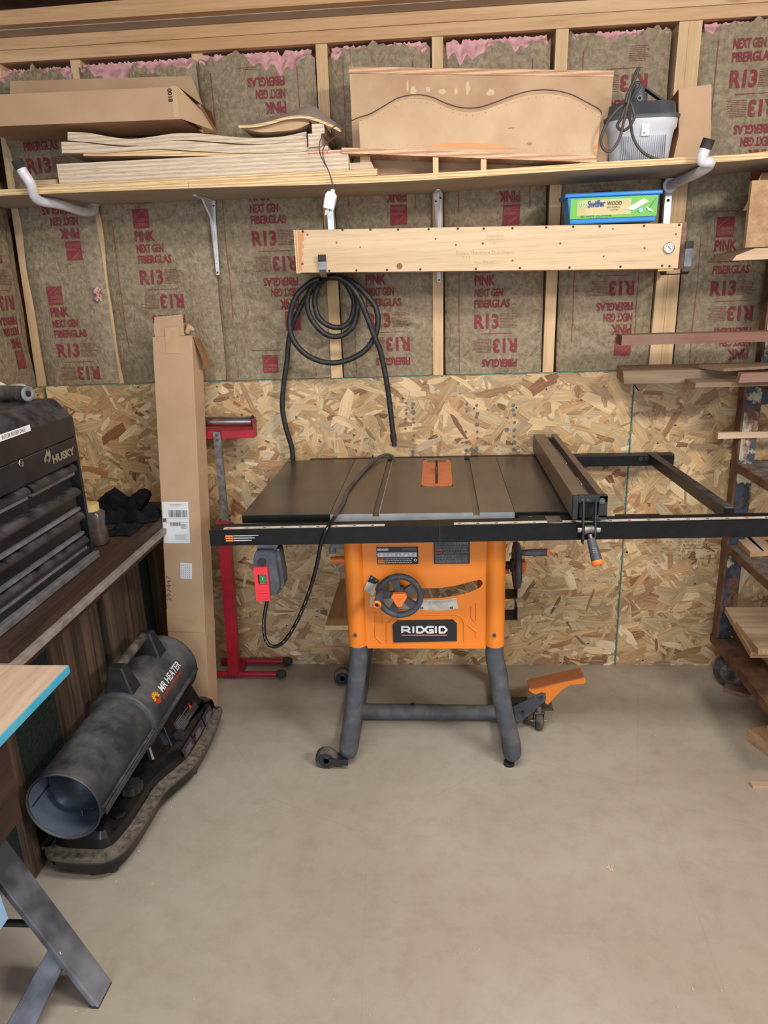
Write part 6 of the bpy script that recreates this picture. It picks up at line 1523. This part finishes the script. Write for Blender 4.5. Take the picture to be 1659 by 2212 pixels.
# leg A: flat channel from its foot up and away to the left
T1 = P(0, 1793, 1, -1.50); T2 = P(0, 1905, 1, -1.58)
up1 = (T1-f2); up2 = (T2-f1)
U1 = f2+up1*1.06; U2 = f1+up2*1.06
def slab(q, th, mt, m):
    nrm = (q[1]-q[0]).cross(q[3]-q[0]).normalized()*th
    m.add([*q]+[p+nrm for p in q], [(3, 2, 1, 0), (4, 5, 6, 7), (0, 1, 5, 4), (1, 2, 6, 5), (2, 3, 7, 6), (3, 0, 4, 7)], mt)
m = MB(); slab([f1+Vector((0, 0, .004)), f2+Vector((0, 0, .004)), U1, U2], -.016, 'horse', m); la = m.build('leg', hs, bevel=.003)
m = MB(); d = (U2-f1).normalized(); slab([f1, f2, f2+(U1-f2).normalized()*.014, f1+d*.014], -.02, 'rubber', m); m.build('foot_cap', la, bevel=.002)
# leg B crosses behind and comes toward the camera
J1 = P(113, 2040, 1, -1.56); J2 = P(140, 2085, 1, -1.57); J1b, J2b = J1, J2
f3 = P(-10, 2262, 2, 0); f4 = P(58, 2258, 2, 0)
m = MB(); slab([f3, f4, J2+Vector((0, .015, .0)), J1+Vector((0, .015, 0))], .012, 'horse', m); m.build('brace', hs, bevel=.002)
a = P(-120, 2012, 1, -1.52); b = P(90, 2012, 1, -1.52); m = MB(); m.tube([(a.x, -1.50, b.z), (b.x, -1.50, b.z)], .0085, 'blackplastic', 12); m.build('cross_bar', hs)
for u, v in ((131, 2055), (138, 2068)): p = P(u, v, 1, -1.56); m = MB(); m.disc(p+Vector((.002, -.012, .006)), (.2, -1, .3), .006, 'whitepaint', 14); m.build('rivet', la)
a = P(6, 1950, 1, -1.60); m = MB(); m.prism([(a.x-.10, a.z-.045), (a.x+.004, a.z-.045), (a.x-.004, a.z+.045), (a.x-.10, a.z+.06)], 'xz', -1.66, -1.60, 'bluetub'); t2 = m.build('plastic_bin', None, 'pale blue plastic bin edge at the far lower left beside the sawhorse', 'bin', bevel=.004)
t2['label'] = 'pale blue plastic bin seen at the far left edge behind the sawhorse leg'
# ------------------------------------------------------------------ rusty cart and lumber rack at the right
CX, CY = 1.058, -.15
ct = thing('lumber_cart', (1.35, -.4, 0), 'rusty steel lumber cart with peeling blue posts and mesh shelves at the right edge', 'cart')
def angle_post(x, y, z0, z1, name='post'):
    m = MB(); m.box(x, x+.008, y, y+.05, z0, z1, 'rustbrown'); m.box(x+.008, x+.062, y, y+.007, z0, z1, 'rust'); return m.build(name, ct, bevel=.001)
angle_post(CX+.005, CY, .20, 1.177); angle_post(1.72, CY, .20, 1.165)
ct_up = MB(); ct_up.box(1.128, 1.19, -.12, -.112, 1.10, 1.64, 'rust'); ct_up.box(1.12, 1.128, -.12, -.07, 1.10, 1.64, 'rustbrown'); ct_up.build('upper_post', ct, bevel=.001)
m = MB(); m.box(1.12, 1.75, -.155, -.113, 1.150, 1.177, 'rustbrown'); m.build('top_rail', ct)
for zt_, yfr in ((.895, -.60), (.585, -.72)):
    m = MB(); m.box(CX+.004, CX+.010, yfr, -.10, zt_-.028, zt_, 'rustbrown'); m.box(CX+.004, 1.78, -.106, -.10, zt_-.028, zt_, 'rustbrown'); m.box(CX+.004, 1.78, yfr, yfr+.006, zt_-.028, zt_, 'rustbrown'); fr_ = m.build('shelf_frame', ct)
    m = MB(); r = random.Random(int(zt_*100)); x = CX+.012
    # expanded metal: a lattice of slanted strands
    nyy = int((-.108-yfr)/.016)
    for i in range(32):
        for j in range(nyy):
            x0 = CX+.012+i*.022; y0 = yfr+.008+j*.016
            for sg in (1, -1):
                m.add([(x0, y0+.008-.008*sg, zt_-.003), (x0+.022, y0+.008+.008*sg, zt_-.003), (x0+.022, y0+.0105+.008*sg, zt_), (x0, y0+.0105-.008*sg, zt_)], [(0, 1, 2, 3)], 'mesh')
    m.build('mesh_shelf', fr_)
m = MB(); m.box(CX+.004, 1.78, -.86, -.10, .190, .196, 'rustbrown'); m.box(CX, CX+.006, -.86, -.10, .165, .200, 'rustbrown'); m.build('bottom_deck', ct)
for x, y in ((1.128, -.165), (1.68, -.165), (1.68, -.75)):
    c = Vector((x, y, .066)); m = MB(); m.lathe([(0, -.016), (.04, -.018), (.062, -.016), (.066, -.010), (.066, .010), (.062, .016), (.04, .018), (0, .016)], c, (.55, 1, 0), 'rubber_dust', 36); cw2 = m.build('caster_wheel', ct)
    m = MB(); ax_ = Vector((.55, 1, 0)).normalized(); m.lathe([(0, -.022), (.018, -.022), (.022, -.018), (.038, -.019)], c, ax_, 'zinc', 24)
    for sg in (-1, 1):
        q = c+ax_*.024*sg; d = Vector((ax_.y, -ax_.x, 0)); vs = [q-d*.010+Vector((0, 0, -.012)), q+d*.010+Vector((0, 0, -.012)), q+d*.040+Vector((0, 0, .092)), q-d*.03+Vector((0, 0, .092))]; vs = vs+[v+ax_*.003 for v in vs]
        m.add(vs, [(0, 1, 2, 3), (7, 6, 5, 4), (0, 4, 5, 1), (1, 5, 6, 2), (2, 6, 7, 3), (3, 7, 4, 0)], 'rust')
    m.box(c.x-.045, c.x+.05, c.y-.04, c.y+.04, .157, .1645, 'rust'); m.build('fork', cw2)
# boards on the bottom deck
zt_ = .335
A, B, C_ = P(1548, 1291, 2, zt_), P(1622, 1408, 2, zt_), P(1659, 1406, 2, zt_)
m = MB(); q = [(A.x, min(A.y, -.156)), (B.x, B.y), (B.x+.5, B.y+.01), (A.x+.5, min(A.y, -.156))]
def flat(poly, z0, z1, mt, mside, name, label, cat='board', group=None, bevel=0.):
    m = MB(); m.prism(poly, 'xy', z0, z1, mt, mside); return m.build(name, None, label, cat, group, bevel=bevel)
flat(q, zt_-.022, zt_, 'palewood', 'oak_y', 'wide_board', 'wide pale board sticking out over the bottom deck of the cart', bevel=.001)
a, b, c = P(1590, 1342, 2, zt_+.022), P(1638, 1402, 2, zt_+.022), P(1659, 1340, 2, zt_+.022)
flat([(a.x, a.y), (b.x, b.y), (b.x+.4, b.y+.01), (a.x+.4, a.y+.005)], zt_+.0005, zt_+.022, 'palewood', 'oak_y', 'wide_board', 'smaller pale board lying on the wide board on the cart', bevel=.001)
m = MB(); m.box(1.17, 1.63, -.70, -.22, .197, .262, 'oak_y'); m.box(1.25, 1.62, -.66, -.24, .262, zt_-.0225, 'oak_y'); m.build('board_stack', None, 'tan planks under the wide pale board on the bottom deck', 'board')
a, b = P(1600, 1425, 2, .2), P(1659, 1470, 2, .2)
# boards on the middle shelf
for k, (u0, u1, v0, v1) in enumerate(((1600, 1634, 1165, 1192), (1622, 1659, 1165, 1190))):
    a, b = P(u0, v0, 2, .605), P(u1, v1, 2, .605)
    X_ = [a.x, b.x-.02]; flat([(a.x, a.y+.16), (b.x-.02, b.y), (b.x+.03, b.y+.006), (a.x+.055, a.y+.16)], .5855, .605, 'palewood_y', 'oak_y', 'short_board', ('thin board end on the middle mesh shelf, left one', 'thin board end on the middle mesh shelf, right one')[k], 'board', 'thin boards on the middle shelf', bevel=.001)
# stick above
a, b = P(1552, 935, 1, -.22), P(1552, 948, 1, -.22)
def beam(u, v0, v1, y0, y1, mt, label, x1=1.65, slope=0., name='timber', cut=.0, supports=True, mend=None):
    a, b = P(u, v0, 1, y0), P(u, v1, 1, y0)
    m = MB(); lbox(a.x, x1, y0, y1, b.z, a.z, slope, mt, mt, mend or mt, mb=m); return m.build(name, None, label, 'board', bevel=.001)
beam(1552, 935, 948, -.16, -.14, 'palewood', 'thin pale stick poking out left of the rusty post', name='wood_stick')
# lumber on top of the cart, level with the top of the strand board
z_ = 1.195
a = P(1327, 810, 1, -.20)
m = MB(); m.add([(P(1348, 828, 1, -.205).x, -.205, 1.1945), (1.7, -.205, 1.1945), (1.7, -.02, 1.1945), (.655, -.02, 1.1945), (P(1345, 811, 1, -.205).x, -.205, 1.24), (1.7, -.205, 1.233), (1.7, -.02, 1.233), (.655, -.02, 1.24)], [(0, 3, 2, 1), (4, 5, 6, 7), (0, 1, 5, 4), (1, 2, 6, 5), (2, 3, 7, 6), (3, 0, 4, 7)], 'greywood'); m.build('rough_plank', None, 'rough grey plank lying on top of the cart in front of the panel joint', 'board', bevel=.001)
a, b = P(1503, 827, 1, -.33), P(1512, 837, 1, -.33); m = MB(); m.box(a.x, 1.7, -.33, -.22, 1.195, 1.211, 'greywood'); m.build('thin_strip', None, 'thin grey strip in front of the rough plank', 'board', bevel=.001)
a, b = P(1538, 810, 2, 1.24), P(1560, 822, 2, 1.24); flat([(.885, -.20), (.93, -.30), (1.05, -.27), (1.25, -.19), (1.10, -.13), (.9, -.16)], 1.2415, 1.2505, 'greywood', 'greywood', 'thin_offcut', 'thin flat offcut lying across the rough plank')
a = P(1595, 833, 1, -.36); m = MB(); m.prism([(P(1596, 822, 1, -.36).x, 1.212), (P(1633, 822, 1, -.36).x, 1.212), (1.6, 1.212), (1.6, 1.24), (P(1600, 822, 1, -.36).x, 1.242)], 'xz', -.36, -.335, 'mahog'); m.box(1.05, 1.6, -.334, -.235, 1.212, 1.228, 'mahog'); m.build('red_offcut', None, 'reddish offcut lying over the thin grey strip', 'board', bevel=.001)
m = MB(); m.box(1.09, 1.6, -.40, -.366, 1.1945, 1.214, 'palewood'); m.build('pale_offcut', None, 'pale board end next to the reddish offcut at the right edge', 'board')
m = MB(); m.box(1.07, 1.7, -.42, -.10, 1.178, 1.1935, 'rustbrown'); m.build('top_tray', ct)
# reddish timber higher up, and the arms that carry it
a, b = P(1342, 727, 1, -.28), P(1350, 746, 1, -.28)
m = MB(); lbox(a.x+.002, 1.72, -.28, -.205, b.z, a.z+.004, -.004, 'mahog', 'greywood', 'walnut_z', mb=m); m.build('red_timber', None, 'long reddish squared timber running out of view to the right', 'board', bevel=.002)
m = MB(); m.box(1.195, 1.215, -.42, -.10, b.z-.03, b.z-.006, 'rustbrown'); m.build('arm', ct)
m = MB(); m.box(1.195, 1.215, -.45, -.10, 1.545, 1.570, 'rustbrown'); m.build('arm', ct)
m = MB(); m.box(1.19, 1.22, -.112, -.07, 1.10, 1.9, 'rust'); m.build('mast', ct)
# live edge board and upright cardboard
q = [P(1582, 557, 1, -.34), P(1592, 541, 1, -.34), P(1632, 522, 1, -.34)]
m = MB(); yy = -.34; pl_ = [(q[0].x, 1.583), (q[1].x, 1.598), (P(1632, 522, 1, yy).x, 1.616), (1.6, 1.622), (1.6, 1.585)]
m.prism(pl_, 'xz', yy, -.12, 'palewood', 'greywood'); m.build('live_edge_board', None, 'thick pale board with a rough bark edge, upper right', 'board', bevel=.002)
a, b = P(1625, 390, 1, -.24), P(1622, 540, 1, -.24)
m = MB(); m.box(a.x, 1.35, -.24, -.222, 1.6225, a.z, 'oak_y'); m.build('upright_panel', None, 'brown upright panel standing on the rough edged board at the right edge', 'panel')
m = MB(); c = P(1606, 455, 1, -.15); m.prism([(c.x, c.z), (c.x+.03, c.z), (c.x+.06, c.z+.09), (c.x+.045, c.z+.11)], 'xz', -.15, -.145, 'palewood'); m.prism([(c.x+.03, c.z), (1.3, c.z), (1.3, c.z+.11), (c.x+.045, c.z+.11)], 'xz', -.1505, -.145, 'card_dark'); m.build('leaning_offcut', None, 'small slanted wood offcut behind the upright panel', 'board')
# wood on the floor under and beside the cart
a, b = P(1562, 1484, 2, .02), P(1680, 1518, 2, .02)
d = (b-a).normalized(); nn = Vector((-d.y, d.x, 0))*.05; a.z = b.z = 0
m = MB(); e = b+d*.4; vs = [a, e, e+nn, a+nn]; m.add(vs+[v+Vector((0, 0, .018)) for v in vs], [(0, 3, 2, 1), (4, 5, 6, 7), (0, 1, 5, 4), (1, 2, 6, 5), (2, 3, 7, 6), (3, 0, 4, 7)], 'greywood'); m.build('floor_plank', None, 'dusty plank on the floor in front of the cart wheel', 'board')
a, b = P(1613, 1600, 2, .0), P(1680, 1650, 2, .0); d = (b-a).normalized(); nn = Vector((-d.y, d.x, 0))*.12
if nn.y < 0: nn = -nn
m = MB(); e = b+d*.2; vs = [a, e, e+nn, a+nn]; m.add([tuple(v) for v in vs]+[tuple(v+Vector((0, 0, .045))) for v in vs], [(0, 3, 2, 1), (4, 5, 6, 7), (0, 1, 5, 4), (1, 2, 6, 5), (2, 3, 7, 6), (3, 0, 4, 7)], 'oak_y'); m.build('wood_block', None, 'heavy tan wood block on the floor at the right edge', 'block', bevel=.002)
m = MB(); c = a+d*.06+nn*.35; m.box(c.x, c.x+.12, c.y, c.y+.04, .0455, .062, 'palewood'); m.build('wood_scrap', None, 'small pale scrap lying on the tan floor block', 'scrap', bevel=.001)
a, b = P(1622, 1698, 2, 0), P(1700, 1704, 2, 0); m = MB(); m.box(a.x, b.x+.25, a.y-.012, a.y+.010, 0, .010, 'palewood'); m.build('wood_strip', None, 'thin pale wood strip on the floor at the right edge, nearest the camera', 'board')
# wood chips and dust on the floor
m = MB(); r = random.Random(21)
spots_ = [(1318, 1876), (355, 1770), (300, 1840), (370, 1745), (330, 1910), (345, 1715), (940, 1560), (1000, 1620), (690, 1690), (1220, 1600), (250, 1905), (180, 2190), (165, 2185), (1415, 1590)]
for u, v in spots_+[(r.uniform(250, 1600), r.uniform(1650, 2200)) for _ in range(46)]:
    p = P(u, v, 2, 0); k = 6 if (u, v) == (1318, 1876) else 1
    for _ in range(k):
        L = r.uniform(.002, .006)*(1.6 if (u, v) in spots_ else .7); t_a = r.uniform(0, PI); c_, s_ = math.cos(t_a)*L, math.sin(t_a)*L; x = p.x+r.uniform(-.006, .006)*(k > 1); y = p.y+r.uniform(-.006, .006)*(k > 1)
        m.add([(x-c_, y-s_, .0012), (x+s_*.4, y-c_*.4, .0012), (x+c_, y+s_, .003), (x-s_*.4, y+c_*.4, .0015), (x, y, .0003)], [(0, 1, 2, 3), (0, 4, 1), (1, 4, 2), (2, 4, 3), (3, 4, 0)], 'chip')
m.build('wood_chips', None, 'loose wood chips scattered over the concrete floor', 'debris', kind='stuff')
